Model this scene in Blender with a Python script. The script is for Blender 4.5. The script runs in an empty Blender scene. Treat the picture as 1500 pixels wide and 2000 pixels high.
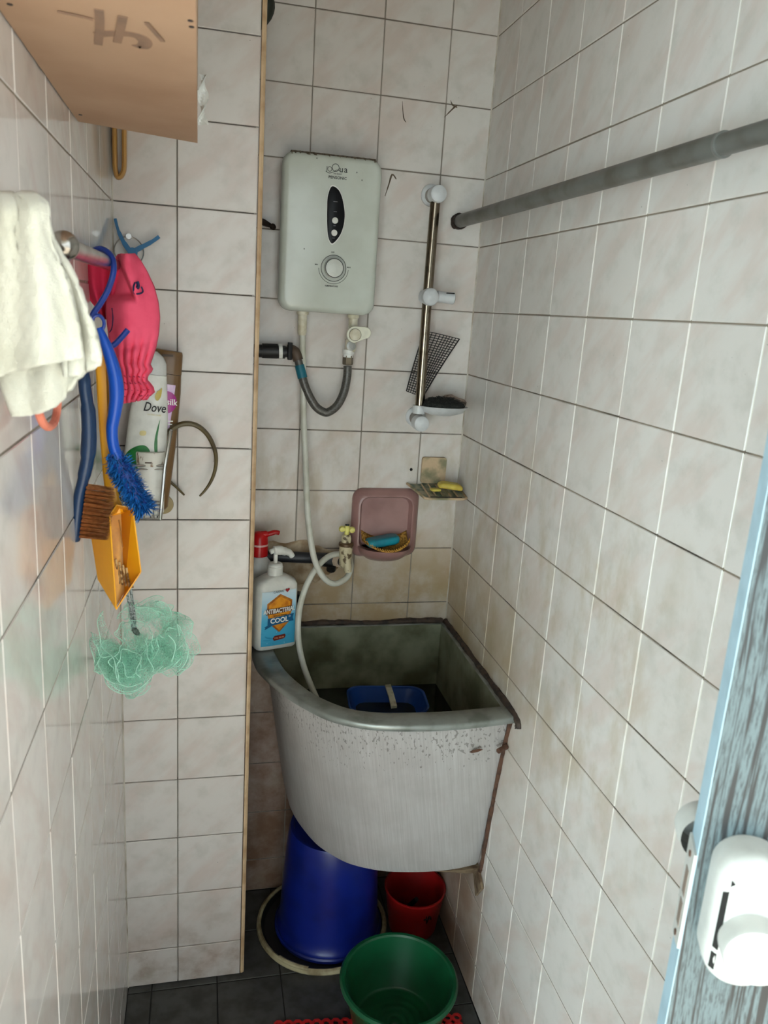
import bpy, bmesh, math, random
from mathutils import Vector, Matrix, Euler
random.seed(7)
D = bpy.data
COL = bpy.context.scene.collection
PI = math.pi

# ------------------------------------------------------------------ camera, light, exposure
CAM = Vector((-0.63277, -1.84327, 1.56871))
EUL = Euler((1.32014119, -0.06458701, -0.22025825), 'XYZ')
FPX = 1522.686
cd = D.cameras.new('camera'); cam = D.objects.new('camera', cd); COL.objects.link(cam)
cam.location = CAM; cam.rotation_euler = EUL
cd.sensor_fit = 'VERTICAL'; cd.sensor_height = 36.0; cd.lens = FPX / 2000 * 36.0
cd.clip_start = 0.02
cd.dof.use_dof = True; cd.dof.focus_distance = 1.75; cd.dof.aperture_fstop = 11
sc = bpy.context.scene; sc.camera = cam
sc.view_settings.view_transform = 'Standard'; sc.view_settings.look = 'None'
sc.view_settings.gamma = 1.0; sc.view_settings.use_curve_mapping = False
sc.view_settings.exposure = 0.10

w = D.worlds.new('world'); sc.world = w; w.use_nodes = True
bg = w.node_tree.nodes['Background']; bg.inputs[0].default_value = (0.84, 0.96, 1.0, 1); bg.inputs[1].default_value = 3.0

sl = D.lights.new('sun', 'SUN'); sl.energy = 50.0; sl.angle = 0.03; sl.color = (1.0, 0.99, 0.96)
sun = D.objects.new('sun', sl); COL.objects.link(sun)
sun.rotation_euler = Vector((-0.92, -0.14, -0.37)).to_track_quat('-Z', 'Y').to_euler()   # crosses the yard from the side

# ------------------------------------------------------------------ room measures
YC, XL, XR, XM = -0.2768, -0.7939, -0.5348, -0.6810
TH, TW, Z0 = 0.1485, 0.15, 2.1770
YF = -1.50; YL = -1.285                                  # doorway plane
ZC = 2.42                                   # ceiling
_R = EUL.to_matrix()
def _ray(px, py): return _R @ Vector(((px-750)/FPX, -(py-1000)/FPX, -1.0))
def PY(px, py, y): d = _ray(px, py); return CAM + d*((y-CAM.y)/d.y)       # point seen there, standing at depth y
def PX(px, py, x): d = _ray(px, py); return CAM + d*((x-CAM.x)/d.x)
def PZ(px, py, z): d = _ray(px, py); return CAM + d*((z-CAM.z)/d.z)
def V(*a): return Vector(a)

# ------------------------------------------------------------------ materials
def lin(c):
    r = []
    for v in c:
        v = v/255.0 if max(c) > 1 else v
        r.append(v/12.92 if v <= 0.04045 else ((v+0.055)/1.055)**2.4)
    return (*r, 1)
class NT:
    def __init__(s, name):
        s.m = D.materials.new(name); s.m.use_nodes = True; s.t = s.m.node_tree; s.n = s.t.nodes
        s.b = s.n['Principled BSDF']; s.out = s.n['Material Output']
    def new(s, t, **k):
        n = s.n.new(t)
        for a, b in k.items(): setattr(n, a, b)
        return n
    def l(s, a, b): s.t.links.new(a, b)
    def math(s, op, a, b=None, clamp=False):
        n = s.new('ShaderNodeMath', operation=op, use_clamp=clamp)
        for i, x in enumerate((a, b)):
            if x is None: continue
            if isinstance(x, (int, float)): n.inputs[i].default_value = x
            else: s.l(x, n.inputs[i])
        return n.outputs[0]
    def mix(s, f, a, b):
        n = s.new('ShaderNodeMix', data_type='RGBA')
        for i, x in ((0, f), (6, a), (7, b)):
            if isinstance(x, (int, float)): n.inputs[i].default_value = x
            elif isinstance(x, tuple): n.inputs[i].default_value = x
            else: s.l(x, n.inputs[i])
        return n.outputs[2]
    def noise(s, vec, scale, detail=3, rough=0.5, dist=0.0):
        n = s.new('ShaderNodeTexNoise'); n.inputs['Scale'].default_value = scale
        n.inputs['Detail'].default_value = detail; n.inputs['Roughness'].default_value = rough; n.inputs['Distortion'].default_value = dist
        if vec is not None: s.l(vec, n.inputs['Vector'])
        return n.outputs['Fac']
    def ramp(s, f, a, b):                       # smooth step a..b
        n = s.new('ShaderNodeMapRange', interpolation_type='SMOOTHSTEP')
        s.l(f, n.inputs[0]); n.inputs[1].default_value = a; n.inputs[2].default_value = b
        return n.outputs[0]
    def pos(s):
        g = s.new('ShaderNodeNewGeometry'); return g.outputs['Position']
    def xyz(s, v):
        n = s.new('ShaderNodeSeparateXYZ'); s.l(v, n.inputs[0]); return n.outputs
    def comb(s, x, y, z):
        n = s.new('ShaderNodeCombineXYZ')
        for i, a in enumerate((x, y, z)):
            if isinstance(a, (int, float)): n.inputs[i].default_value = a
            else: s.l(a, n.inputs[i])
        return n.outputs[0]
    def bump(s, h, strength, dist=0.001):
        n = s.new('ShaderNodeBump'); n.inputs['Strength'].default_value = strength; n.inputs['Distance'].default_value = dist
        s.l(h, n.inputs['Height']); s.l(n.outputs[0], s.b.inputs['Normal'])
    def set(s, **k):
        for a, b in k.items():
            i = s.b.inputs[a.replace('_', ' ')]
            if isinstance(b, (int, float, tuple)): i.default_value = b
            else: s.l(b, i)
_M = {}
def pm(name, c, rough=0.5, metal=0.0, c2=None, ns=40, amt=(0.4, 0.7), bump=0, bs=200, spec=0.5, sss=0, stretch=None, trans=0):
    """plain procedural: base colour broken up by one noise, optional fine relief"""
    if name in _M: return _M[name]
    t = NT(name); p = t.pos(); col = lin(c)
    v = p
    if stretch:
        x = t.xyz(p); v = t.comb(*[t.math('MULTIPLY', x[i], stretch[i]) for i in range(3)])
    c2c = lin(c2) if c2 else tuple([k*0.86 for k in col[:3]]+[1])
    f = t.ramp(t.noise(v, ns, 4), *amt)
    t.set(Base_Color=t.mix(f, col, c2c), Roughness=rough, Metallic=metal, Specular_IOR_Level=spec)
    if trans: t.set(Transmission_Weight=trans)
    if sss: t.set(Subsurface_Weight=sss, Subsurface_Radius=(0.01, 0.006, 0.004), Subsurface_Scale=0.5)
    if bump: t.bump(t.noise(v, bs, 3), bump, 0.0008)
    _M[name] = t.m; return t.m

def tile_mat(name, rough, stains=True, gloss=0.45):
    t = NT(name); p = t.pos(); x, y, z = t.xyz(p)
    oi = t.new('ShaderNodeObjectInfo').outputs['Random']
    u = t.math('SUBTRACT', x, y)
    off = t.math('MULTIPLY', oi, 37.0)
    a = t.math('MULTIPLY', t.math('ADD', u, z), 5.0); b = t.math('MULTIPLY', t.math('SUBTRACT', u, z), 15.0)
    st = t.noise(t.comb(t.math('ADD', a, off), t.math('ADD', b, off), off), 1.0, 4, 0.55)
    col = t.mix(t.ramp(st, 0.42, 0.68), lin((214, 208, 203)), lin((208, 195, 188)))
    cl = t.noise(t.comb(t.math('ADD', u, off), z, off), 22, 5, 0.6)
    col = t.mix(t.math('MULTIPLY', t.ramp(cl, 0.45, 0.75), 0.5), col, lin((186, 182, 174)))
    tone = t.math('MULTIPLY', oi, 0.12)
    col = t.mix(tone, col, lin((186, 176, 166)))
    if stains:
        uv = t.comb(u, z, 0.0)
        # soap scum and rust washed down around the tank and below the soap ledges
        band = t.math('MULTIPLY', t.ramp(z, 0.42, 0.80), t.math('SUBTRACT', 1.0, t.ramp(z, 0.86, 1.16)))
        near = t.math('SUBTRACT', 1.0, t.ramp(t.math('MULTIPLY', y, -1.0), 0.15, 0.75))
        n1 = t.ramp(t.noise(uv, 7, 5, 0.65), 0.30, 0.62)
        near = t.math('MULTIPLY', near, t.ramp(x, -0.545, -0.53))
        m = t.math('MULTIPLY', t.math('MULTIPLY', band, near), t.math('ADD', t.math('MULTIPLY', n1, 0.55), 0.35))
        col = t.mix(t.math('MULTIPLY', m, 0.95), col, lin((160, 132, 88)))
        drip = t.noise(t.comb(t.math('MULTIPLY', u, 13.0), 0.0, t.math('MULTIPLY', z, 6.5)), 1.0, 5, 0.62)
        bb = t.math('MULTIPLY', t.ramp(z, 0.5, 0.85), t.math('SUBTRACT', 1.0, t.ramp(z, 1.15, 1.42)))
        dm_ = t.math('MULTIPLY', t.math('MULTIPLY', bb, t.ramp(drip, 0.44, 0.68)), t.math('SUBTRACT', 1.0, t.ramp(t.math('MULTIPLY', y, -1.0), 0.75, 1.15)))
        dm_ = t.math('MULTIPLY', dm_, t.ramp(x, -0.545, -0.53))
        col = t.mix(t.math('MULTIPLY', dm_, 0.5), col, lin((168, 148, 112)))
        low = t.math('SUBTRACT', 1.0, t.ramp(z, 0.02, 0.34))
        n2 = t.ramp(t.noise(uv, 13, 5, 0.6), 0.42, 0.7)
        col = t.mix(t.math('MULTIPLY', low, t.math('ADD', 0.22, t.math('MULTIPLY', n2, 0.45))), col, lin((132, 102, 76)))
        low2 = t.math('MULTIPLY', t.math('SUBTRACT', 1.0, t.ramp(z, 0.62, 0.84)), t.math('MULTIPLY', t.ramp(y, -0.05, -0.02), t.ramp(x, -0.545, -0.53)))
        col = t.mix(t.math('MULTIPLY', low2, t.math('ADD', 0.58, t.math('MULTIPLY', n1, 0.36))), col, lin((110, 78, 54)))  # brown dirt beside the tank, with tank and pillar shade painted in
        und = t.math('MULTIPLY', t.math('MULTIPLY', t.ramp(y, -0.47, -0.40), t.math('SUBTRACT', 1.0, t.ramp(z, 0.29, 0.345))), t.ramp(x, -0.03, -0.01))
        col = t.mix(t.math('MULTIPLY', und, t.math('ADD', 0.35, t.math('MULTIPLY', n1, 0.4))), col, lin((134, 98, 62)))  # tan stain under the ledge, its edge painted along the shade boundary
        spk = t.ramp(t.noise(uv, 170, 2, 0.5), 0.74, 0.79)
        sm = t.math('MULTIPLY', spk, t.ramp(t.noise(uv, 9, 2), 0.45, 0.6))
        col = t.mix(t.math('MULTIPLY', sm, 0.75), col, lin((70, 62, 50)))
        gr = t.math('MULTIPLY', t.ramp(t.noise(uv, 5, 4, 0.6), 0.6, 0.75), 0.30)
        col = t.mix(gr, col, lin((150, 146, 128)))
    t.set(Base_Color=col, Roughness=rough, Specular_IOR_Level=0.45)
    t.bump(t.noise(t.comb(u, z, off), 60, 3), 0.12, 0.0006)
    return t.m
def grout_mat(name, cv, ch):
    """joints: one tone for upright joints, a dirtier one where muck sits in the level joints"""
    t = NT(name); p = t.pos(); x, y, z = t.xyz(p)
    k = t.math('FRACT', t.math('DIVIDE', t.math('ADD', t.math('SUBTRACT', z, Z0 % TH), TH*0.5+TH*4), TH))
    h = t.math('SUBTRACT', 1.0, t.ramp(t.math('ABSOLUTE', t.math('SUBTRACT', k, 0.5)), 0.012, 0.02))
    n = t.math('MULTIPLY', t.ramp(t.noise(p, 9, 5, 0.65), 0.42, 0.66), t.math('SUBTRACT', 1.0, t.math('MULTIPLY', t.ramp(z, 1.35, 1.6), 0.75)))
    dirt = t.mix(n, ch, tuple(c*0.22 for c in ch[:3])+(1,))
    up = t.mix(t.math('MULTIPLY', t.ramp(t.noise(p, 11, 4), 0.5, 0.7), 0.4), cv, tuple(c*0.4 for c in cv[:3])+(1,))
    t.set(Base_Color=t.mix(h, up, dirt), Roughness=0.8)
    return t.m

# ------------------------------------------------------------------ mesh helpers
def cr(pts, n=8, closed=False):
    """Catmull-Rom through pts (vectors or tuples)"""
    P = [Vector(p) for p in pts]; out = []
    m = len(P); rng = range(m if closed else m-1)
    for i in rng:
        if closed: a, b, c, d = P[(i-1) % m], P[i], P[(i+1) % m], P[(i+2) % m]
        else: a, b, c, d = P[max(i-1, 0)], P[i], P[i+1], P[min(i+2, m-1)]
        for j in range(n):
            t = j/n
            out.append(0.5*((2*b)+(c-a)*t+(2*a-5*b+4*c-d)*t*t+(3*b-a-3*c+d)*t**3))
    if not closed: out.append(P[-1])
    return out
class MB:
    def __init__(s): s.v = []; s.f = []
    def add(s, vs, fs):
        o = len(s.v); s.v += [Vector(v) for v in vs]; s.f += [tuple(i+o for i in f) for f in fs]; return s
    def box(s, c, d, rot=None):
        c = Vector(c); h = Vector(d)*0.5
        vs = [Vector((sx*h.x, sy*h.y, sz*h.z)) for sx in (-1, 1) for sy in (-1, 1) for sz in (-1, 1)]
        if rot is not None: vs = [rot @ v for v in vs]
        return s.add([v+c for v in vs], [(0, 1, 3, 2), (4, 6, 7, 5), (0, 4, 5, 1), (2, 3, 7, 6), (0, 2, 6, 4), (1, 5, 7, 3)])
    def loft(s, rings, cap0=True, cap1=True, closed=True):
        n = len(rings[0]); vs = [v for r in rings for v in r]; fs = []
        for i in range(len(rings)-1):
            for j in range(n if closed else n-1):
                k = (j+1) % n; fs.append((i*n+j, i*n+k, (i+1)*n+k, (i+1)*n+j))
        if cap0: fs.append(tuple(range(n-1, -1, -1)))
        if cap1: fs.append(tuple((len(rings)-1)*n+j for j in range(n)))
        return s.add(vs, fs)
    def tube(s, pts, r, n=10, cap=True, flat=None, up=None):
        P = [Vector(p) for p in pts]; m = len(P); rings = []; N = None
        for i in range(m):
            T = (P[min(i+1, m-1)]-P[max(i-1, 0)]).normalized()
            if N is None:
                a = Vector(up) if up else (V(0, 0, 1) if abs(T.z) < 0.9 else V(0, 1, 0))
                N = (a-T*a.dot(T)).normalized()
            else: N = (N-T*N.dot(T)).normalized()
            B = T.cross(N); rr = r[i*(len(r)-1)//max(m-1, 1)] if isinstance(r, (list, tuple)) and len(r) != m else (r[i] if isinstance(r, (list, tuple)) else r)
            fl = flat if flat else 1.0
            rings.append([P[i]+N*(rr*math.cos(2*PI*j/n))+B*(rr*fl*math.sin(2*PI*j/n)) for j in range(n)])
        return s.loft(rings, cap, cap)
    def ring(s, pts, r, n=8):
        P = [Vector(p) for p in pts]; m = len(P); c = sum(P, V(0, 0, 0))/m; rings = []
        nrm = (P[1]-P[0]).cross(P[m//3]-P[0]).normalized()
        for i in range(m):
            T = (P[(i+1) % m]-P[i-1]).normalized(); B = T.cross(nrm)
            rings.append([P[i]+nrm*(r*math.cos(2*PI*j/n))+B*(r*math.sin(2*PI*j/n)) for j in range(n)])
        return s.loft(rings+[rings[0]], False, False)
    def lathe(s, prof, c, n=32, ax=(0, 0, 1), cap0=False, cap1=False, u=None):
        ax = Vector(ax).normalized(); c = Vector(c)
        a = V(1, 0, 0) if abs(ax.x) < 0.9 else V(0, 1, 0); U = (a-ax*a.dot(ax)).normalized(); W = ax.cross(U)
        return s.loft([[c+ax*h+U*(r*math.cos(2*PI*j/n))+W*(r*math.sin(2*PI*j/n)) for j in range(n)] for r, h in prof], cap0, cap1)
    def grid(s, fn, nu, nv):
        vs = [fn(i/nu, j/nv) for j in range(nv+1) for i in range(nu+1)]
        return s.add(vs, [(j*(nu+1)+i, j*(nu+1)+i+1, (j+1)*(nu+1)+i+1, (j+1)*(nu+1)+i) for j in range(nv) for i in range(nu)])
    def prism(s, pts, off):
        P = [Vector(p) for p in pts]; o = Vector(off); n = len(P)
        return s.loft([P, [p+o for p in P]])
    def mesh(s, name, mat, origin=(0, 0, 0), angle=35, flat=False):
        o = Vector(origin); me = D.meshes.new(name)
        me.from_pydata([tuple(v-o) for v in s.v], [], s.f); me.validate()
        bm = bmesh.new(); bm.from_mesh(me); bmesh.ops.recalc_face_normals(bm, faces=bm.faces); bm.to_mesh(me); bm.free()
        if mat: me.materials.append(mat)
        if not flat:
            me.shade_smooth(); me.set_sharp_from_angle(angle=math.radians(angle))
        return me
def rrect(w, h, r, n=5):
    """rounded rectangle outline, centred"""
    out = []
    for cx, cy, a0 in ((w/2-r, h/2-r, 0), (-w/2+r, h/2-r, 90), (-w/2+r, -h/2+r, 180), (w/2-r, -h/2+r, 270)):
        for k in range(n+1):
            a = math.radians(a0+90*k/n); out.append((cx+r*math.cos(a), cy+r*math.sin(a)))
    return out
def tagp(o, label=None, cat=None, group=None, kind=None):
    for k, v in (('label', label), ('category', cat), ('group', group), ('kind', kind)):
        if v: o[k] = v
    return o
def struct(name, mb, mat, label=None, **k):
    o = D.objects.new(name, mb.mesh(name, mat, **k)); COL.objects.link(o); o['kind'] = 'structure'
    if label: o['label'] = label
    return o
def thing(name, label, cat, loc, group=None):
    o = D.objects.new(name, None); COL.objects.link(o); o.location = loc; o.empty_display_size = 0.03
    return tagp(o, label, cat, group)
_org = {}
def base(o):
    p = Vector(o.location)
    while o.parent: o = o.parent; p += Vector(o.location)
    return p
def part(parent, name, mb, mat, label=None, **k):
    o = D.objects.new(name, mb.mesh(name, mat, origin=base(parent), **k)); COL.objects.link(o); o.parent = parent
    if label: o['label'] = label
    return o
def single(name, mb, mat, label, cat, loc=None, group=None, **k):
    """a thing that is one mesh, its origin at its base"""
    if loc is None:
        loc = sum(mb.v, V(0, 0, 0))/len(mb.v); loc.z = min(v.z for v in mb.v)
    o = D.objects.new(name, mb.mesh(name, mat, origin=loc, **k)); COL.objects.link(o); o.location = loc
    return tagp(o, label, cat, group)
def text(parent, name, body, size, c, xd, zd, mat, bold=0.0, ext=0.00015, shear=0, sx=1.0, spacing=1.0, proj=None):
    """printed lettering centred on c, running along xd, upright along zd"""
    cu = D.curves.new('t', 'FONT'); cu.body = body; cu.size = size; cu.align_x = 'CENTER'; cu.align_y = 'CENTER'
    cu.offset = bold*size; cu.extrude = ext; cu.shear = shear; cu.space_character = spacing; cu.resolution_u = 3
    ob = D.objects.new('t', cu); COL.objects.link(ob)
    bpy.context.view_layer.update()
    me = D.meshes.new_from_object(ob.evaluated_get(bpy.context.evaluated_depsgraph_get()))
    D.objects.remove(ob); D.curves.remove(cu)
    X = Vector(xd).normalized(); Z = Vector(zd); Z = (Z-X*Z.dot(X)).normalized(); Y = X.cross(Z)
    o0 = base(parent); c = Vector(c)
    if proj:
        for v in me.vertices: v.co = proj(v.co.x*sx, v.co.y, v.co.z) - o0
    else:
      for v in me.vertices: v.co = c + X*(v.co.x*sx) + Z*v.co.y + Y*(-v.co.z) - o0
    me.name = name; me.materials.clear(); me.materials.append(mat)
    o = D.objects.new(name, me); COL.objects.link(o); o.parent = parent
    return o

def decal(parent, name, fn, pts, mat, off, smooth=True):
    """flat print that follows a curved surface fn(s, t, off)"""
    P = cr([(a, b, 0) for a, b in pts], 4, True) if smooth else [V(a, b, 0) for a, b in pts]
    if not smooth:
        Q = []
        for a, b in zip(P, P[1:]+P[:1]): Q += [a, a.lerp(b, 1/3), a.lerp(b, 2/3)]
        P = Q
    c = sum(P, V(0, 0, 0))/len(P); rings = [[fn(*(c.lerp(q, k)).to_2d(), off) for q in P] for k in (1.0, 0.78, 0.55, 0.3, 0.06)]
    return part(parent, name, MB().loft(rings, False, True), mat, angle=180)

# ------------------------------------------------------------------ common materials
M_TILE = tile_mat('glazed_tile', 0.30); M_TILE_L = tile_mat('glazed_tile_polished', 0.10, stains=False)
M_GR_BACK = grout_mat('grout_grey', lin((136, 128, 118)), lin((122, 113, 103)))
M_GR_RIGHT = grout_mat('grout_white', lin((228, 224, 214)), lin((132, 120, 106)))
M_PLASTER = pm('plaster', (214, 210, 202), 0.85, bump=0.3, bs=300)
M_WHITE = pm('white_plastic', (226, 226, 222), 0.35, c2=(205, 204, 198), ns=30)
M_BLACK = pm('black_plastic', (22, 22, 24), 0.5)
M_CHROME = pm('chrome', (138, 126, 110), 0.17, 1.0, c2=(98, 86, 72), ns=60, amt=(0.5, 0.8))
M_STEEL = pm('steel_wire', (170, 168, 164), 0.25, 1.0)
M_INK = pm('black_print', (24, 24, 26), 0.6)
M_DARKHOLE = pm('dark_hole', (14, 12, 10), 0.9)

# ------------------------------------------------------------------ room shell
def axes(wall):
    return {'back': (V(1, 0, 0), V(0, 0, 1), V(0, -1, 0)), 'right': (V(0, 1, 0), V(0, 0, 1), V(-1, 0, 0)),
            'left': (V(0, 1, 0), V(0, 0, 1), V(1, 0, 0)), 'floor': (V(1, 0, 0), V(0, 1, 0), V(0, 0, 1))}[wall]
_tm = {}
def tile(parent, wall, org, u0, u1, v0, v1, mat, gap=0.0021, name='tile'):
    """one tile between two joints of a wall: chamfered edge, thin body, sits a hair uneven"""
    U, W, N = axes(wall); a, b = u1-u0-gap, v1-v0-gap
    if a < 0.004 or b < 0.004: return
    key = (wall, round(a, 4), round(b, 4), mat.name)
    if key not in _tm:
        ch = 0.0012; rings = []
        for k, n in ((0, -0.006), (0, -0.0011), (ch, 0.0)):
            rings.append([U*(sx*(a/2-k))+W*(sy*(b/2-k))+N*n for sx, sy in ((-1, -1), (1, -1), (1, 1), (-1, 1))])
        _tm[key] = MB().loft(rings, False, True).mesh(name, mat, flat=True)
    o = D.objects.new(name, _tm[key]); COL.objects.link(o); o.parent = parent
    o.location = Vector(org)+U*((u0+u1)/2)+W*((v0+v1)/2)+N*random.uniform(-0.0003, 0.0003)
    q = U*random.uniform(-0.0025, 0.0025)+W*random.uniform(-0.0025, 0.0025)
    o.rotation_euler = Euler(q)
    return o
def rows(zb, zt):
    zs = [Z0-k*TH for k in range(-3, 20)]; zs = sorted([z for z in zs if zb+0.002 < z < zt-0.002]+[zb, zt])
    return list(zip(zs[:-1], zs[1:]))
def cols(lo, hi, first, step=TW):
    us = [first+k*step for k in range(-20, 21)]; us = sorted([u for u in us if lo+0.004 < u < hi-0.004]+[lo, hi])
    return list(zip(us[:-1], us[1:]))
G = 0.0010
wall_back = struct('wall_back', MB().box((-0.25, 0.05+G, ZC/2), (0.62, 0.1, ZC)), M_GR_BACK, 'pale mottled tiled wall behind the tank')
for a, b in cols(-0.545, 0.0, -0.1077):
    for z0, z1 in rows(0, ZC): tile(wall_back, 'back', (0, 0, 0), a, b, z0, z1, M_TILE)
wall_right = struct('wall_right', MB().box((0.05+G, (YF+0.08)/2, ZC/2), (0.1, 0.1-YF+0.02, ZC)), M_GR_RIGHT, 'long tiled wall on the right with white upright joints')
for a, b in cols(YF+0.005, 0.0, -0.1384):
    for z0, z1 in rows(0, ZC): tile(wall_right, 'right', (0, 0, 0), a, b, z0, z1, M_TILE)
wall_left = struct('wall_left', MB().box((XL-0.05-G, (YL+0.1)/2, ZC/2), (0.1, 0.1-YL, ZC)), M_GR_RIGHT, 'polished tiled wall on the left')
for a, b in cols(YL+0.004, YC-0.001, -0.14):
    for z0, z1 in rows(0, ZC): tile(wall_left, 'left', (XL, 0, 0), a, b, z0, z1, M_TILE_L)
wall_pillar = struct('wall_pillar', MB().box(((XL+XR)/2-0.0025, YC/2+G/2+0.02, ZC/2), (XR-XL-0.009, -YC-G+0.03, ZC)), M_GR_BACK, 'tiled pillar face between the left wall and the tank')
for a, b in cols(XL, XR-0.001, XM):
    for z0, z1 in rows(0, ZC): tile(wall_pillar, 'back', (0, YC, 0), a, b, z0, z1, M_TILE)
M_TRIM = pm('beige_trim', (205, 176, 140), 0.5, c2=(178, 146, 110), ns=30)
tp = []
for px, py in ((XR-0.0005, YC-0.0015), (XR+0.0035, YC-0.0018), (XR+0.0075, YC+0.001), (XR+0.0085, YC+0.006), (XR+0.0085, YC+0.012), (XR-0.0005, YC+0.012)):
    tp.append(V(px, py, 0.004))
trim_1 = struct('trim_1', MB().prism(tp, (0, 0, ZC-0.006)), M_TRIM, 'beige plastic corner strip on the pillar edge')
# floor
M_FLOOR = pm('slate_floor_tile', (72, 72, 70), 0.55, c2=(52, 50, 46), ns=26, amt=(0.35, 0.7), bump=0.35, bs=90)
M_FGR = pm('floor_joint', (34, 32, 29), 0.9)
floor = struct('floor', MB().box(((XL)/2, (YF+0.02)/2, -0.05-0.002), (-XL+0.2, -YF+0.18, 0.1)), M_FGR, 'dark grey tiled floor')
for a, b in cols(XL, 0.0, -0.44):
    for c, d in cols(YF, 0.0, -0.295): tile(floor, 'floor', (0, 0, 0), a, b, c, d, M_FLOOR, gap=0.003)
ceiling = struct('ceiling', MB().box((XL/2, YF/2, ZC+0.05), (-XL+0.3, -YF+0.3, 0.1)), M_PLASTER)
M_JOINT = pm('corner_joint_grout', (196, 188, 176), 0.8, c2=(150, 138, 122), ns=20)
for pr_, q_ in ((wall_left, (XL, YC, 1, -1)), (wall_right, (0.0, 0.0, -1, -1))):
    x_, y_, sx_, sy_ = q_; e_ = 0.0022
    part(pr_, 'corner_joint', MB().prism([V(x_-sx_*0.003, y_-sy_*0.003, 0.001), V(x_+sx_*e_, y_-sy_*0.003, 0.001), V(x_+sx_*e_, y_+sy_*0.0006, 0.001), V(x_+sx_*0.0006, y_+sy_*e_, 0.001), V(x_-sx_*0.003, y_+sy_*e_, 0.001)], (0, 0, ZC-0.002)), M_JOINT)
# outer wall with the doorway the photograph is taken through, and the bright yard outside it
fw = MB()
fw.box((XL-0.71, YL-0.031, 1.4), (1.40, 0.06, 2.8)); fw.box((0.75+0.035, YF-0.05, 1.4), (1.4, 0.1, 2.8))
fw.prism([V(XL-0.02, YL-0.002, 2.06), V(0.09, YF, 2.06), V(0.09, YF-0.1, 2.06), V(XL-0.02, YL-0.061, 2.06)], (0, 0, 0.74))
wall_front = struct('wall_front', fw, M_PLASTER, 'plain outer wall around the doorway')
M_YARD = pm('pale_concrete', (176, 170, 158), 0.9, bump=0.3, bs=80)
shade = struct('ceiling_shade', MB().box((-0.75, YF-1.5, 2.66), (2.5, 3.2, 0.12)), pm('shade_grey', (150, 146, 138), 0.9), 'porch slab added to hold sky light off the doorway')  # unseen slab added to keep high sky light off floor and door
wall_bounce = struct('wall_bounce', MB().box((-2.05, -3.4, 1.1), (0.1, 4.1, 2.3)), pm('bounce_pale_blue', (200, 221, 228), 0.9, bump=0.3, bs=90), 'unseen pale blue wall added to bounce sunlight through the doorway')  # unseen wall added to throw sunlight onto the right wall
part(wall_bounce, 'dark_band', MB().box((-1.996, -3.4, 0.15), (0.012, 4.1, 0.30)), pm('bounce_dark_grey', (112, 106, 98), 0.9))  # darker foot added so less light bounces onto the lower right wall
yard = struct('floor_yard', MB().box((-0.4, YF-3.05, -0.06), (9.0, 6.1, 0.1)), M_YARD, 'pale concrete ground outside the doorway')

# ------------------------------------------------------------------ corner water tank
def curve2(pts, n=6): return [V(p.x, p.y, 0) for p in cr([(a, b, 0) for a, b in pts], n)]
RIM_O = curve2([(-0.004, -0.506), (-0.09, -0.516), (-0.18, -0.519), (-0.272, -0.509), (-0.33, -0.491), (-0.386, -0.4545), (-0.439, -0.385), (-0.471, -0.326), (-0.503, -0.25), (-0.515, -0.196), (-0.520, -0.12), (-0.521, -0.06), (-0.521, -0.004)])
RIM_I = curve2([(-0.018, -0.456), (-0.063, -0.460), (-0.142, -0.465), (-0.218, -0.462), (-0.281, -0.455), (-0.340, -0.432), (-0.395, -0.374), (-0.430, -0.306), (-0.4515, -0.2415), (-0.464, -0.16), (-0.468, -0.10), (-0.469, -0.06), (-0.469, -0.016)])
BOD_T = curve2([(-0.006, -0.476), (-0.070, -0.487), (-0.150, -0.490), (-0.2228, -0.486), (-0.3238, -0.462), (-0.380, -0.428), (-0.4194, -0.385), (-0.453, -0.3278), (-0.472, -0.262), (-0.480, -0.19), (-0.483, -0.12), (-0.484, -0.06), (-0.484, -0.006)])
BOD_B = curve2([(-0.006, -0.402), (-0.050, -0.409), (-0.105, -0.411), (-0.1702, -0.405), (-0.2383, -0.390), (-0.3029, -0.3575), (-0.345, -0.314), (-0.374, -0.270), (-0.4016, -0.197), (-0.412, -0.15), (-0.4155, -0.1128), (-0.418, -0.06), (-0.419, -0.006)])
def dshape(front, zc, xr=-0.006, yb=-0.006, scale=1.0):
    """closed D outline: front curve from the right wall to the back wall, then home through the corner"""
    P = [V(p.x, p.y, zc) for p in front]
    a, b = P[-1], P[0]
    P += [V(a.x+(xr-a.x)*k/4, yb, zc) for k in range(1, 4)] + [V(xr, yb, zc)] + [V(xr, yb+(b.y-yb)*k/4, zc) for k in range(1, 4)]
    return P
def lerp(A, B, t): return [a.lerp(b, t) for a, b in zip(A, B)]
tm = NT('galvanised_tank'); p = tm.pos(); x, y, z = tm.xyz(p)
u = tm.math('SUBTRACT', x, y)
stv = tm.noise(tm.comb(tm.math('MULTIPLY', u, 260.0), tm.math('MULTIPLY', u, 60.0), tm.math('MULTIPLY', z, 6.0)), 1.0, 4, 0.6)
big = tm.noise(p, 8, 4, 0.6)
c = tm.mix(tm.ramp(stv, 0.2, 0.8), lin((198, 194, 192)), lin((176, 171, 168)))
c = tm.mix(tm.math('MULTIPLY', tm.ramp(big, 0.4, 0.7), 0.45), c, lin((168, 161, 157)))
sv = tm.noise(tm.comb(tm.math('MULTIPLY', u, 1.5), tm.math('MULTIPLY', u, 1.0), z), 95, 2, 0.5)
smask = tm.math('MULTIPLY', tm.ramp(z, 0.64, 0.72), tm.math('SUBTRACT', 1.0, tm.ramp(z, 0.765, 0.775)))
spots = tm.math('MULTIPLY', tm.ramp(tm.math('ADD', sv, tm.math('MULTIPLY', tm.math('MULTIPLY', smask, tm.noise(p, 6, 2)), 0.16)), 0.67, 0.71), tm.ramp(z, 0.60, 0.66))
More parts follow.
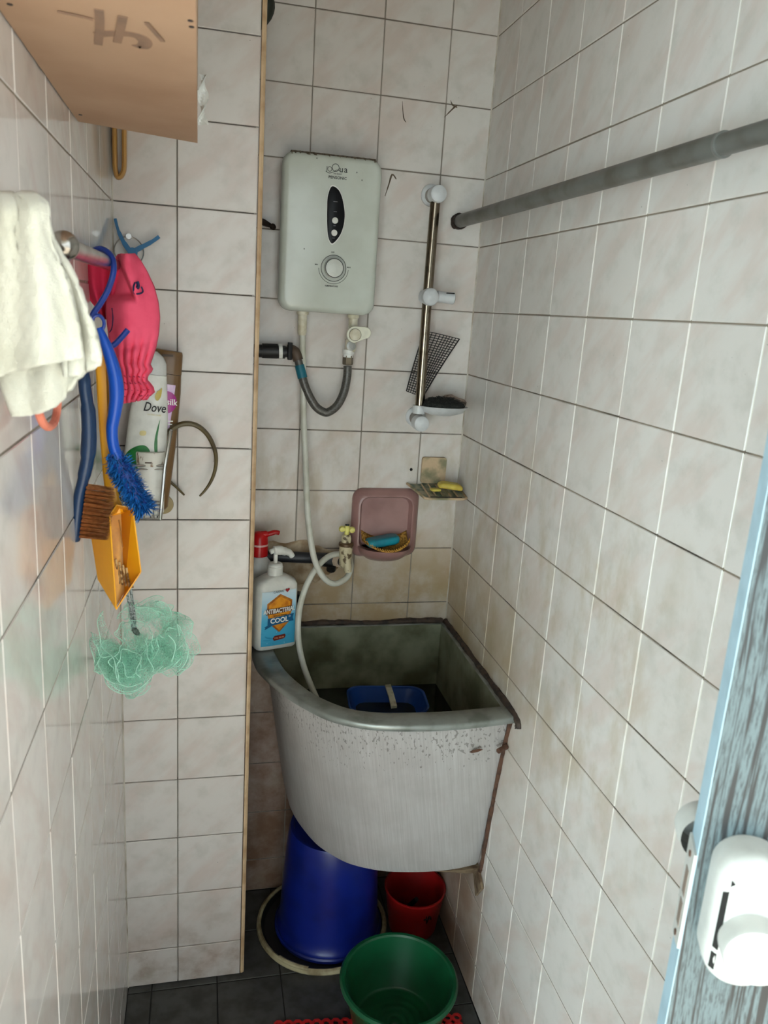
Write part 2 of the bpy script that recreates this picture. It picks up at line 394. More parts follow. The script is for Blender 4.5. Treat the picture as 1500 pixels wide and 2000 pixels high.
spots = tm.math('MULTIPLY', spots, tm.math('SUBTRACT', 1.0, tm.ramp(z, 0.765, 0.775)))
c = tm.mix(tm.math('MULTIPLY', spots, 0.6), c, lin((98, 90, 84)))
tm.set(Base_Color=c, Metallic=0.25, Roughness=tm.math('ADD', tm.math('MULTIPLY', big, 0.25), 0.34))
tm.bump(stv, 0.10, 0.0006)
M_TANK = tm.m
M_RIM = pm('tank_rim_metal', (150, 154, 150), 0.38, 0.55, c2=(118, 122, 116), ns=20, bump=0.08, bs=60)
M_TANKIN = pm('tank_inside_scum', (136, 138, 116), 0.5, 0.1, c2=(84, 84, 60), ns=12, amt=(0.35, 0.7), bump=0.15, bs=60)
M_SEAL = pm('mouldy_sealant', (72, 56, 46), 0.75, c2=(40, 32, 27), ns=60, bump=0.8, bs=150)
M_RUST = pm('rust', (92, 62, 46), 0.8, c2=(62, 40, 30), ns=70, bump=0.6, bs=200)
tank = thing('water_tank', 'grey metal corner water tank with curved front and flat rim', 'water tank', (-0.24, -0.2, 0.345))
rings = []
for t, zz in ((1.0, 0.352), (0.985, 0.346)): pass
zt, zb = 0.772, 0.345
for k in range(9):
    t = k/8; rings.append(dshape(lerp(BOD_B, BOD_T, t), zb+0.012+(zt-zb-0.012)*t))
low = [V(q.x*0.975-0.004, q.y*0.975-0.004, zb) for q in dshape(BOD_B, zb)]
part(tank, 'body', MB().loft([low]+rings, True, False), M_TANK, angle=50)
def inset(R, k=0.006): return [V(min(q.x+k*1.0, -0.0175), min(q.y+k*1.0, -0.0155), 0) for q in R]
def inner_at(t): return lerp(inset(lerp(BOD_B, BOD_T, t)), RIM_I, max(0.0, (t-0.55)/0.45)**1.5)
inn = []
for k in range(11):
    t = 0.03+0.97*k/10; inn.append(dshape(inner_at(t), 0.36+(0.783-0.36)*t, -0.0165, -0.0145))
part(tank, 'inner_wall', MB().loft(inn, True, False), M_TANKIN, angle=50)
rm = MB(); ro = dshape(RIM_O, 0.785, -0.003, -0.003); ri = dshape(RIM_I, 0.785, -0.0165, -0.0145)
ctr = V(-0.2, -0.2, 0)
def shift(R, k, dz): return [V(q.x+(ctr.x-q.x)*k, q.y+(ctr.y-q.y)*k, q.z+dz) for q in R]
bt = dshape(BOD_T, 0.772, -0.006, -0.006)
rm.loft([bt, shift(ro, 0.004, -0.0145), shift(ro, 0.0, -0.010), shift(ro, 0.0, -0.004), shift(ro, 0.008, 0.0), shift(ri, -0.012, 0.0), shift(ri, -0.003, -0.0015), [V(q.x, q.y, 0.7825) for q in ri]], False, False)
part(tank, 'rim', rm, M_RIM, angle=60)
wt = NT('tank_water'); wt.set(Base_Color=lin((26, 30, 26)), Roughness=0.04, Specular_IOR_Level=0.6)
wt.bump(wt.noise(wt.pos(), 18, 2), 0.05, 0.002)
wl = dshape(inset(lerp(BOD_B, BOD_T, 0.60), 0.008), 0.612, -0.0175, -0.0155)
part(tank, 'water', MB().prism(wl, (0, 0, -0.02)), wt.m, 'dark still water low inside the tank')
def crust(path, r0, r1, mat, seed, squash=1.0, n=7):
    rg = random.Random(seed); P = cr(path, 10); rr = [rg.uniform(r0, r1) for _ in P]
    rr = [(rr[max(i-1, 0)]+rr[i]+rr[min(i+1, len(rr)-1)])/3 for i in range(len(rr))]
    m = MB().tube(P, rr, n)
    for v in m.v: v += V(rg.uniform(-1, 1), rg.uniform(-1, 1), rg.uniform(-1, 1))*r0*0.18
    return m
part(tank, 'sealant', crust([(-0.47, -0.003, 0.790), (-0.40, -0.003, 0.789), (-0.30, -0.003, 0.792), (-0.2, -0.003, 0.788), (-0.1, -0.003, 0.791), (-0.01, -0.003, 0.789)], 0.004, 0.010, M_SEAL, 1), M_SEAL, 'black mouldy sealant along the back wall')
part(tank, 'sealant', crust([(-0.003, -0.01, 0.789), (-0.003, -0.12, 0.789), (-0.003, -0.24, 0.788), (-0.003, -0.36, 0.787), (-0.003, -0.46, 0.786), (-0.002, -0.512, 0.780), (-0.002, -0.522, 0.768)], 0.005, 0.0095, M_SEAL, 2), M_SEAL, 'brown mouldy sealant along the right wall')
part(tank, 'sealant', crust([(-0.003, -0.484, 0.765), (-0.003, -0.466, 0.700), (-0.003, -0.448, 0.60), (-0.003, -0.430, 0.48), (-0.003, -0.415, 0.36), (-0.003, -0.408, 0.335)], 0.0035, 0.006, M_RUST, 3), M_RUST, 'rusty sealant down the tank side')
part(tank, 'drain_pin', MB().tube([(-0.004, -0.478, 0.700), (-0.028, -0.492, 0.700)], 0.0055, 10), M_RUST, 'rusty bolt at the tank corner')
rp = [V(-0.058, -0.4805, 0.699), V(-0.066, -0.4815, 0.702), V(-0.080, -0.482, 0.700), V(-0.088, -0.4815, 0.696), V(-0.082, -0.481, 0.693), V(-0.07, -0.4805, 0.694)]
part(tank, 'rust_run', MB().prism(rp, (0, -0.0012, 0)), M_RUST, 'flaked rust patch beside the bolt')
# broken mortar ledge that carries the tank
M_LEDGE = pm('mortar_ledge', (128, 108, 84), 0.9, c2=(84, 62, 44), ns=40, bump=0.9, bs=90)
lg = MB(); rg = random.Random(5)
top = [V(-0.002, -0.405, 0.344)]+[V(-0.02-0.025*k, -0.409+0.0006*k*k, 0.344) for k in range(8)]+[V(-0.20, -0.30, 0.344), V(-0.12, -0.02, 0.344), V(-0.002, -0.02, 0.344)]
bot = [V(q.x, q.y+(0.012 if q.y < -0.25 else 0), 0.318+(0.003*k if k < 9 else 0)+rg.uniform(-0.003, 0.003)) for k, q in enumerate(top)]
lg.loft([bot, top]); part(tank, 'ledge', lg, M_LEDGE, 'broken mortar ledge under the tank')
lm = MB(); lm.prism([V(-0.002, -0.44, 0.315), V(-0.002, -0.40, 0.345), V(-0.002, -0.37, 0.33), V(-0.002, -0.41, 0.27)], (-0.006, 0, 0)); part(tank, 'mortar_dab', lm, M_LEDGE)

# blue dipper floating in the tank
M_BLUE = pm('blue_plastic', (22, 70, 150), 0.35, c2=(16, 52, 118), ns=15)
dip = thing('water_dipper', 'blue plastic dipper with a white handle floating in the tank', 'dipper', (-0.19, -0.14, 0.6))
A0, A1 = PZ(680, 1374, 0.645), PZ(832, 1374, 0.645)
def dring(k, zz):
    c = V(-0.185, -0.155, zz); w, d = 0.188*k, 0.130*k
    P = rrect(w, d, 0.035*k, 6)
    a = math.radians(-6); return [c+V(x*math.cos(a)-y*math.sin(a), x*math.sin(a)+y*math.cos(a), 0) for x, y in P]
part(dip, 'bowl', MB().loft([dring(0.78, 0.602), dring(0.80, 0.600), dring(0.98, 0.640), dring(1.0, 0.648), dring(1.05, 0.650), dring(1.05, 0.646), dring(1.03, 0.6445)][::1], True, False).loft([dring(0.76, 0.606), dring(0.965, 0.645)], True, False), M_BLUE, angle=40)
hb = MB(); h0, h1 = V(-0.172, -0.100, 0.654), V(-0.186, -0.225, 0.662); hs = V(0.0072, 0.0008, 0)
hb.loft([[q-hs, q+hs, q+hs+V(0, 0, 0.006), q-hs+V(0, 0, 0.006)] for q in (h0, h0.lerp(h1, 0.5)+V(0, 0, 0.003), h1)])
part(dip, 'handle', hb, pm('old_white_plastic', (206, 204, 186), 0.5, c2=(150, 146, 120), ns=30), 'white plastic handle bar')

# ------------------------------------------------------------------ water heater
M_HEAT = pm('heater_shell', (198, 203, 194), 0.22, c2=(190, 194, 184), ns=14, spec=0.6)
hx0, hx1, hz0, hz1, hy = -0.474, -0.259, 1.559, 1.884, -0.082
hcx, hcz = (hx0+hx1)/2, (hz0+hz1)/2
heater = thing('water_heater', 'grey white wall water heater with black oval panel and dial', 'water heater', (hcx, 0, hz0))
def hring(k, yy, kr=0.026):
    return [V(hcx+x, yy, hcz+z) for x, z in rrect(hx1-hx0-2*k, hz1-hz0-2*k, kr-k*0.5, 7)]
body = MB().loft([hring(0.006, -0.0005), hring(0.004, -0.02), hring(0.001, -0.04), hring(0.0, -0.055), hring(0.0005, hy+0.014), hring(0.003, hy+0.006), hring(0.008, hy+0.0015), hring(0.014, hy)], True, True)
part(heater, 'shell', body, M_HEAT, angle=60)
part(heater, 'back_seam', MB().loft([hring(-0.0006, -0.030), hring(-0.0006, -0.032)], False, False), pm('seam_shadow_gap', (120, 122, 116), 0.6))
M_DUST = pm('dust', (110, 98, 82), 0.95, c2=(70, 60, 48), ns=160, amt=(0.35, 0.65), bump=1.0, bs=400)
dp = MB(); rg = random.Random(9); P = []
for k in range(41):
    t = k/40; P.append(V(hx0+0.018+t*(hx1-hx0-0.034), hy+0.010+rg.uniform(-0.002, 0.001), hz1-0.0008))
dp.loft([[V(q.x, -0.03, hz1+0.0004) for q in P], [V(q.x, -0.06, hz1+0.0016) for q in P], [V(q.x, q.y, hz1+0.001) for q in P], [V(q.x, hy+0.0035, hz1-0.0055-rg.uniform(0, 0.0035)) for q in P]], False, False, closed=False)
part(heater, 'dust', dp, M_DUST, 'brown dust along the top edge')
fy = hy-0.0004
def hp(px, py, off=0.0): q = PY(px, py, hy); return V(q.x, hy-off, q.z)
# black lens
Lp = cr([hp(651, 364), hp(661, 371), hp(668, 386), hp(672, 406), hp(673, 424), hp(670, 444), hp(663, 461), hp(652, 474), hp(646, 474), hp(641, 462), hp(639, 440), hp(639, 405), hp(640, 385), hp(645, 368)], 4, True)
def shr(P, k, off):
    c = sum(P, V(0, 0, 0))/len(P); return [V(c.x+(q.x-c.x)*k, hy-off, c.z+(q.z-c.z)*k) for q in P]
part(heater, 'lens_border', MB().loft([shr(Lp, 1.05, -0.001), shr(Lp, 1.05, 0.0006)]), M_WHITE)
lens = part(heater, 'lens', MB().loft([shr(Lp, 1.0, 0.0), shr(Lp, 1.0, 0.0012), shr(Lp, 0.95, 0.0018)]), pm('black_gloss', (8, 7, 11), 0.35, spec=0.2), 'black oval control panel')
for px, py in ((654, 431), (652.5, 455)):
    c = hp(px, py, 0.0016)
    part(lens, 'button', MB().lathe([(0.0066, 0), (0.0066, 0.0018), (0.0056, 0.0026)], c, 20, (0, -1, 0), True, True), pm('button_white', (222, 222, 216), 0.4), 'round white button')
M_FAINT = pm('grey_print', (118, 118, 122), 0.6)
for px, py, wd in ((655, 394, 0.009), (654.5, 413.5, 0.007), (653, 441, 0.005), (651, 465, 0.006)):
    c = hp(px, py, 0.00195); part(lens, 'caption', MB().box(c, (wd, 0.0002, 0.0012)), M_FAINT)
# dial
kc = hp(651.5, 524)
def annulus(c, r0, r1, y0, y1, n=40, a0=0, a1=360):
    m = MB(); S = [math.radians(a0+(a1-a0)*k/n) for k in range(n+1)]
    rs = []
    for a in S:
        d = V(math.cos(a), 0, math.sin(a)); rs.append([c+d*r0+V(0, y0, 0), c+d*r1+V(0, y0, 0), c+d*r1+V(0, y1, 0), c+d*r0+V(0, y1, 0)])
    return m.loft(rs, True, True)
part(heater, 'dial_well', annulus(kc, 0.0185, 0.0278, 0.001, -0.0004), pm('dial_well_grey', (176, 180, 172), 0.4))
part(heater, 'dial_ring', annulus(kc, 0.0268, 0.0280, 0.001, -0.0007), M_INK)
part(heater, 'scale_arc', annulus(kc, 0.0322, 0.0331, 0.001, -0.0003, 40, 182, 358), M_INK)
dial = part(heater, 'dial', MB().lathe([(0.0215, 0.0), (0.0205, 0.010), (0.0195, 0.013), (0.016, 0.0142), (0.0, 0.0143)], kc, 40, (0, -1, 0)), pm('dial_white', (206, 209, 202), 0.3), 'round temperature dial')
part(dial, 'rim_line', annulus(kc+V(0, -0.0133, 0), 0.0188, 0.0202, 0.0005, -0.0004), M_INK)
for b, px, py, s in (('OFF', 650, 493, 0.0042), ('MIN', 618, 516.5, 0.0038), ('MAX', 681.5, 522.5, 0.0038), ('TEMPERATURE', 647, 559, 0.0044)):
    text(heater, 'print', b, s, hp(px, py, 0.0004), (1, 0, 0), (0, 0, 1), M_INK, 0.02)
# maker's lettering
def wtext(b, s, px, py, bold=0.0, **k): return text(heater, 'lettering', b, s, hp(px, py, 0.0005), (1, 0, 0), (0, 0, 1), M_INK, bold, **k)
part(heater, 'lettering', annulus(hp(644, 330, 0.0005), 0.0040, 0.0050, 0, -0.0002, 24), M_INK)
part(heater, 'lettering', MB().box(hp(638.6, 329.5, 0.0005), (0.001, 0.0003, 0.0105)), M_INK)
part(heater, 'lettering', annulus(hp(655.5, 327.5, 0.0005), 0.0068, 0.0080, 0, -0.0002, 28), M_INK)
wtext('u', 0.0180, 666.5, 331, 0.006); wtext('a', 0.0180, 675.5, 332, 0.006)
sw = MB().tube(cr([hp(636, 334, 0.0005), hp(643, 338, 0.0005), hp(651, 336, 0.0005), hp(658, 332, 0.0005), hp(664, 334, 0.0005)], 5), 0.0005, 5)
part(heater, 'lettering', sw, M_INK)
wtext('the Splash', 0.0044, 659.5, 339.5); wtext('PENSONIC', 0.0078, 659.5, 347.5, 0.018, sx=1.05)
for px, py in ((594, 486), (697, 337), (707, 352), (619, 309)):
    part(heater, 'speck', MB().box(hp(px, py, 0.0002), (0.0016, 0.0006, 0.0028)), M_INK)
# outlet and inlet stubs
so = PY(591, 616, -0.04); si = PY(690, 622, -0.045)
M_IVORY = pm('ivory_plastic', (214, 208, 190), 0.4, c2=(188, 178, 150), ns=40)
for nm, q in (('outlet', so), ('inlet', si)):
    part(heater, nm, MB().lathe([(0.0135, 0.014), (0.0135, -0.004), (0.0105, -0.006), (0.0105, -0.03)], (q.x, q.y, hz0-0.002), 20, (0, 0, 1), True, True), M_IVORY)
part(heater, 'screw', MB().lathe([(0.004, 0.004), (0.004, -0.006)], (hx1-0.034, -0.05, hz0), 12, (0, 0, 1), True, True), M_BLACK)

# ------------------------------------------------------------------ stop valve and grey hose under the heater
vx, vy = si.x, si.y
valve = thing('stop_valve', 'cream plastic stop valve with lever under the water heater', 'valve', (vx, vy, 1.44))
q1 = PY(690, 652, vy)
part(valve, 'neck', MB().lathe([(0.0085, 0), (0.0085, -0.022), (0.0105, -0.025), (0.0105, -0.045)], (vx, vy, hz0-0.03), 18, (0, 0, 1), True, True), M_IVORY)
lv = MB(); c0 = V(q1.x-0.001, vy-0.018, q1.z-0.001); c1 = PY(713, 650, vy-0.018)
P = []
for k in range(13): a = math.radians(90+180*k/12); P.append(c0+V(math.cos(a)*0.0185, 0, math.sin(a)*0.0185))
for k in range(9): a = math.radians(-90+180*k/8); P.append(c1+V(math.cos(a)*0.013, 0, math.sin(a)*0.013))
lev = part(valve, 'lever', lv.loft([P, [p+V(0, -0.006, 0) for p in P], [c0.lerp(p, 0.96)+V(0, -0.0085, 0) for p in P]]), pm('cream_lever', (226, 224, 206), 0.4))
part(lev, 'cap', MB().lathe([(0.014, 0), (0.014, 0.004), (0.011, 0.006)], c0+V(0, -0.0085, 0), 24, (0, -1, 0), True, True), M_IVORY)
part(lev, 'cap_ring', annulus(c0+V(0, -0.0126, 0), 0.0118, 0.0136, 0, -0.0006, 28), M_INK)
q2 = PY(684, 675, vy)
part(valve, 'lower_neck', MB().tube([V(vx, vy, hz0-0.072), q2+V(0, 0, 0.012)], 0.0105, 16), M_IVORY)
part(valve, 'body', MB().lathe([(0.012, 0.014), (0.0125, -0.012), (0.010, -0.014)], (q2.x, vy, q2.z), 18, (0, 0, 1), True, True), M_IVORY)
part(valve, 'screw_plug', MB().lathe([(0.011, 0), (0.011, 0.004), (0.006, 0.005), (0.006, 0.0035)], (q2.x, vy-0.011, q2.z), 10, (0, -1, 0), True, True), pm('grey_plug', (150, 150, 146), 0.4, 0.4))
part(valve, 'collar', MB().lathe([(0.0135, 0.008), (0.0135, -0.001), (0.0118, -0.002), (0.0118, -0.009)], PY(680, 690, vy), 20, (0, 0, 1), True, True), M_WHITE)
M_HOSE = pm('grey_braided_hose', (98, 96, 92), 0.35, 0.35, c2=(74, 71, 66), ns=300, bump=0.3, bs=500)
M_NUT = pm('dull_nut', (112, 102, 86), 0.45, 0.5)
hose_pts = [PY(679, 715, vy), PY(678, 735, vy), PY(672, 765, vy-0.004), PY(660, 790, vy-0.008), PY(645, 803, vy-0.01), PY(633, 805, vy-0.01), PY(616, 793, vy-0.01), PY(600, 765, vy-0.006), PY(590, 735, vy-0.004), PY(583, 705, vy), PY(577, 690, vy+0.004)]
fh = thing('flexible_hose', 'grey flexible hose looping from the black pipe to the heater valve', 'hose', PY(640, 808, vy))
part(fh, 'hose', MB().tube(cr(hose_pts, 6), 0.0098, 12), M_HOSE)
part(fh, 'nut', MB().lathe([(0.0125, 0.010), (0.0125, -0.009), (0.011, -0.011)], PY(679.5, 703, vy), 6, (0, 0, 1), True, True), M_NUT)
ta, tb = PY(591, 738, vy-0.004), PY(585, 713, vy-0.001)
part(fh, 'tape', MB().tube([ta, ta.lerp(tb, 0.5), tb], 0.0112, 12), pm('teal_tape', (18, 108, 128), 0.5), 'teal tape wrap')
part(fh, 'elbow', MB().tube(cr([PY(583, 704, vy), PY(578, 690, vy+0.003), PY(571, 684, vy+0.008), PY(562, 684, vy+0.010)], 5), 0.0122, 12), pm('brown_elbow', (88, 72, 60), 0.5, c2=(60, 48, 40)))
# black supply pipe from behind the pillar
py1 = -0.036
sp = thing('supply_pipe', 'black plastic supply pipe with ring clamp emerging behind the pillar', 'pipe', (-0.50, py1, 1.467))
a, b = PY(500, 685, py1), PY(557, 687, py1); a.x = XR+0.006; b.z = a.z
part(sp, 'pipe', MB().tube([a, b], 0.0145, 18), M_BLACK)
part(sp, 'sleeve', MB().tube([PY(512, 685, py1), PY(542, 686, py1)], 0.0165, 18), M_BLACK)
part(sp, 'clamp', MB().tube([PY(544, 686, py1), PY(551, 686, py1)], 0.0172, 18), M_WHITE, 'pale ring clamp')
part(sp, 'valve_body', MB().tube([PY(553, 687, py1), PY(574, 688, py1)], [0.0125, 0.0155, 0.0155, 0.012], 12), M_BLACK)
part(sp, 'valve_ear', MB().tube(cr([PY(567, 669, py1-0.012), PY(566, 688, py1-0.014), PY(566, 702, py1-0.012)], 4), 0.0058, 10), M_BLACK)
part(sp, 'wall_bracket', MB().box((b.x-0.03, -0.012, b.z), (0.016, 0.024, 0.02)), M_BLACK)

# ------------------------------------------------------------------ white hose looped round the tap
M_WHOSE = pm('white_hose', (206, 206, 196), 0.35, c2=(186, 184, 168), ns=20)
yh = so.y
wp = [V(so.x, yh, hz0-0.028), PY(591, 660, yh), PY(592, 740, yh-0.006), PY(593, 820, yh-0.012), PY(597, 910, yh-0.03), PY(600, 990, yh-0.055), PY(606, 1050, yh-0.068), PY(616, 1098, yh-0.072), PY(634, 1130, yh-0.066), PY(655, 1140, yh-0.052), PY(677, 1128, yh-0.03), PY(685, 1108, yh-0.01), PY(680, 1088, yh+0.006), PY(662, 1082, yh-0.006), PY(640, 1088, yh-0.030), PY(616, 1112, yh-0.066), PY(596, 1150, yh-0.085), PY(584, 1196, yh-0.10), PY(583, 1250, yh-0.115), PY(593, 1300, yh-0.13), PY(612, 1350, yh-0.14), PY(640, 1410, yh-0.14)]
wh = thing('shower_hose', 'long white plastic hose looped round the tap into the tank', 'hose', wp[-1])
part(wh, 'hose', MB().tube(cr(wp, 7), 0.0072, 12), M_WHOSE)
part(wh, 'connector', MB().lathe([(0.0105, 0.012), (0.0105, -0.012), (0.0085, -0.018)], (so.x, yh, hz0-0.034), 18, (0, 0, 1), True, True), M_IVORY)

# ------------------------------------------------------------------ tap and its pipe
M_TAP = pm('chipped_cream_paint', (196, 184, 152), 0.55, c2=(92, 76, 52), ns=70, amt=(0.52, 0.62), bump=0.4, bs=200)
M_TAPD = pm('brown_brass', (92, 70, 46), 0.5, 0.4)
M_YEL = pm('yellow_handle', (222, 214, 122), 0.45, c2=(196, 186, 96), ns=30)
ty = -0.062; tc = PY(675, 1085, ty)
tap = thing('wall_tap', 'chipped cream wall tap with small yellow handle', 'tap', (tc.x, ty, 0.955))
X0, zt0 = tc.x, PY(675, 1068, ty).z
part(tap, 'body', MB().lathe([(0.011, -0.052), (0.0145, -0.046), (0.0155, -0.02), (0.0165, 0.0), (0.0168, 0.004)], (X0, ty, zt0), 22, (0, 0, 1), True, True), M_TAP)
part(tap, 'collar', MB().lathe([(0.0178, 0.003), (0.0185, 0.006), (0.0178, 0.010), (0.012, 0.012)], (X0, ty, zt0), 22, (0, 0, 1), True, True), M_TAPD)
part(tap, 'bonnet', MB().lathe([(0.0118, 0.010), (0.0118, 0.026), (0.0095, 0.031), (0.007, 0.032)], (X0, ty, zt0), 8, (0, 0, 1), True, True), M_TAP)
hz = zt0+0.044
part(tap, 'stem', MB().lathe([(0.0062, 0.030), (0.0062, 0.054)], (X0, ty, zt0), 12, (0, 0, 1), True, True), M_YEL)
hd = MB()
for s in (-1, 1):
    hd.lathe([(0.0001, -0.008), (0.006, -0.0065), (0.0082, 0.0), (0.006, 0.0065), (0.0001, 0.008)], (X0+s*0.0115, ty-0.004*s, hz), 14, (0, 1, 0))
hd.tube([(X0-0.012, ty, hz), (X0+0.012, ty, hz)], 0.0045, 8)
part(tap, 'handle', hd, M_YEL, 'small yellow wing handle')
part(tap, 'handle_cap', MB().lathe([(0.0052, 0.054), (0.0052, 0.0565)], (X0, ty, zt0), 12, (0, 0, 1), True, True), M_BLACK)
part(tap, 'spout', MB().tube([(X0+0.002, ty-0.006, zt0-0.030), (X0+0.004, ty-0.012, zt0-0.048), (X0+0.005, ty-0.014, zt0-0.060)], [0.0105, 0.010, 0.0095], 14), M_TAP)
part(tap, 'back_nut', MB().lathe([(0.0165, 0.0), (0.0165, 0.010), (0.013, 0.013)], (X0-0.012, ty+0.012, zt0-0.040), 8, (-0.6, 0.8, 0), True, True), pm('pinkish_nut', (188, 168, 148), 0.5))
part(tap, 'tail', MB().tube(cr([(X0-0.004, ty+0.006, zt0-0.04), (X0-0.016, ty+0.022, zt0-0.042), (X0-0.028, -0.034, zt0-0.04)], 4), 0.0105, 12), M_BLACK)
wpz = PY(560, 1087, -0.030).z
wp2 = thing('water_pipe', 'black water pipe running along the wall to the tap', 'pipe', (-0.42, -0.030, wpz-0.015))
part(wp2, 'pipe', MB().tube([(XR+0.012, -0.03, wpz+0.004), (X0-0.026, -0.032, zt0-0.04)], 0.0138, 18), pm('dark_blue_black_pipe', (38, 40, 46), 0.4))
part(wp2, 'joint', MB().tube([PY(630, 1094, -0.031), PY(652, 1097, -0.031)], 0.0155, 18), M_BLACK)
part(wp2, 'tee', MB().tube([(X0-0.026, -0.030, zt0-0.035), (X0-0.026, -0.014, zt0-0.075)], 0.012, 12), M_BLACK)
# rough mortar where the pipe was let into the wall
M_MORT = pm('dirty_mortar', (190, 172, 146), 0.9, c2=(140, 114, 84), ns=26, amt=(0.35, 0.65), bump=0.8, bs=120)
rg = random.Random(21); ol = []
for k in range(44):
    a = 2*PI*k/44; ol.append(V(-0.415+math.cos(a)*(0.118+rg.uniform(-0.008, 0.008)), -0.0004, 0.953+math.sin(a)*(0.058+rg.uniform(-0.010, 0.008))))
mo = D.objects.new('mortar_patch', MB().loft([ol, [q+V((q.x+0.415)*-0.05, -0.003, (q.z-0.953)*-0.08) for q in ol]]).mesh('mortar_patch', M_MORT)); COL.objects.link(mo); mo.parent = wall_back
mo['label'] = 'rough stained mortar patch behind the tap pipe'
# capped pipe stub beside the bottle
sc0 = PY(579, 1167, 0)
stub = thing('pipe_stub', 'corroded open pipe stub in the wall behind the bottle', 'pipe', (sc0.x, 0, sc0.z-0.02))
part(stub, 'collar', annulus(V(sc0.x, 0, sc0.z), 0.0125, 0.0185, 0.002, -0.010, 28), pm('corroded_steel', (120, 110, 94), 0.5, 0.6, c2=(60, 46, 34), ns=80))
part(stub, 'bore', MB().lathe([(0.0128, 0), (0.0128, 0.003)], (sc0.x, -0.001, sc0.z), 20, (0, -1, 0), True, True), M_DARKHOLE, 'dark open bore')
# small things fixed in the wall
h0 = PY(803, 917, 0)
ho = D.objects.new('drill_hole', MB().lathe([(0.0038, 0), (0.0038, 0.0006)], (h0.x, 0, h0.z), 14, (0, -1, 0), True, True).mesh('drill_hole', M_DARKHOLE)); COL.objects.link(ho); ho.parent = wall_back
n0 = PY(514, 434, -0.012); n1 = PY(533, 443, -0.03)
single('wall_nail', MB().tube([V(n0.x, 0.0, n0.z+0.003), n0, n0.lerp(n1, 0.7)], [0.006, 0.0075, 0.005], 10).lathe([(0.0001, -0.007), (0.006, -0.004), (0.007, 0.0), (0.005, 0.005), (0.0001, 0.006)], n1, 12, (0.6, -0.6, -0.5)), pm('dark_iron', (46, 34, 28), 0.6, 0.3), 'short dark iron peg in the wall beside the heater', 'peg')
def scuff(pts, r=0.0009):
    m = MB().tube(cr(pts, 4), [r*0.5, r, r*1.4, r, r*0.5], 5)
    o = D.objects.new('scuff_mark', m.mesh('scuff_mark', pm('dark_scuff', (92, 78, 62), 0.9))); COL.objects.link(o); o.parent = wall_back
scuff([PY(752, 383, 0), PY(759, 362, 0), PY(766, 341, 0), PY(774, 350, 0)], 0.0016)
scuff([PY(786, 198, 0), PY(788, 228, 0), PY(793, 239, 0)], 0.001); scuff([PY(868, 229, 0), PY(886, 211, 0), PY(893, 206, 0)], 0.0014)
scuff([PY(880, 196, 0), PY(884, 205, 0), PY(893, 210, 0)], 0.0014)
# dark overhead pipe end at the top of the pillar edge
q = PY(524, 30, -0.10)
single('overhead_pipe', MB().tube(cr([V(q.x-0.012, -0.10, ZC-0.001), V(q.x-0.012, -0.10, q.z+0.06), V(q.x-0.008, -0.10, q.z+0.01), V(q.x-0.030, -0.085, q.z-0.012)], 6), 0.020, 14), pm('dark_green_pipe', (34, 40, 30), 0.6), 'dark pipe end high behind the pillar edge', 'pipe')

# ------------------------------------------------------------------ shower rail
M_GREYP = pm('grey_white_plastic', (206, 208, 210), 0.35, c2=(186, 188, 190), ns=30)
M_GREYM = pm('mottled_mount', (150, 144, 140), 0.4, c2=(120, 112, 104), ns=50)
yr = -0.068
rt, rb = PY(853, 380, yr), PY(820, 826, yr)
rail = thing('shower_rail', 'upright chrome shower rail with grey plastic mounts', 'shower rail', (rb.x, 0, rb.z))
part(rail, 'bar', MB().tube([PY(850, 395, yr), PY(834, 590, yr), PY(819, 800, yr)], 0.0112, 20), M_CHROME)
for nm, tip, wl in (('top_mount', rt, PY(836, 381, -0.001)), ('bottom_mount', rb, PY(809, 821, -0.001))):
    wl = V(tip.x+0.006, -0.001, tip.z+0.006)
    f = part(rail, nm, MB().tube([wl, tip+V(0, 0.02, 0)], [0.017, 0.0145], 22), M_GREYM)
    part(f, 'flange', MB().lathe([(0.0245, 0), (0.0245, 0.006), (0.021, 0.010), (0.017, 0.012)], wl, 28, (0, -1, 0), True, True), M_GREYP)
    part(f, 'cap', MB().lathe([(0.0185, -0.014), (0.0190, 0.010), (0.0178, 0.0155), (0.013, 0.019), (0.0, 0.0205)], tip+V(0, -0.002, 0), 28, (0, -1, 0), True), M_GREYP, 'round grey cap')
sld = PY(837, 580, yr)
so_ = part(rail, 'slider', MB().lathe([(0.0195, -0.018), (0.0200, 0.012), (0.0185, 0.018), (0.013, 0.022), (0.0, 0.0235)], sld+V(0, -0.002, 0), 28, (0, -1, 0), True), M_GREYP, 'round slider knob')
e0, e1 = PY(853, 579, yr+0.004), PY(887, 583, yr+0.004)
part(so_, 'hand_shower_holder', MB().tube([e0, e0.lerp(e1, 0.25), e0.lerp(e1, 0.3), e0.lerp(e1, 0.95), e1], [0.013, 0.013, 0.0125, 0.0135, 0.011], 18), M_GREYP)
part(so_, 'holder_slot', MB().box(PY(880, 573, yr-0.008), (0.018, 0.006, 0.002)), M_DARKHOLE)
cl = PY(818, 800, yr)
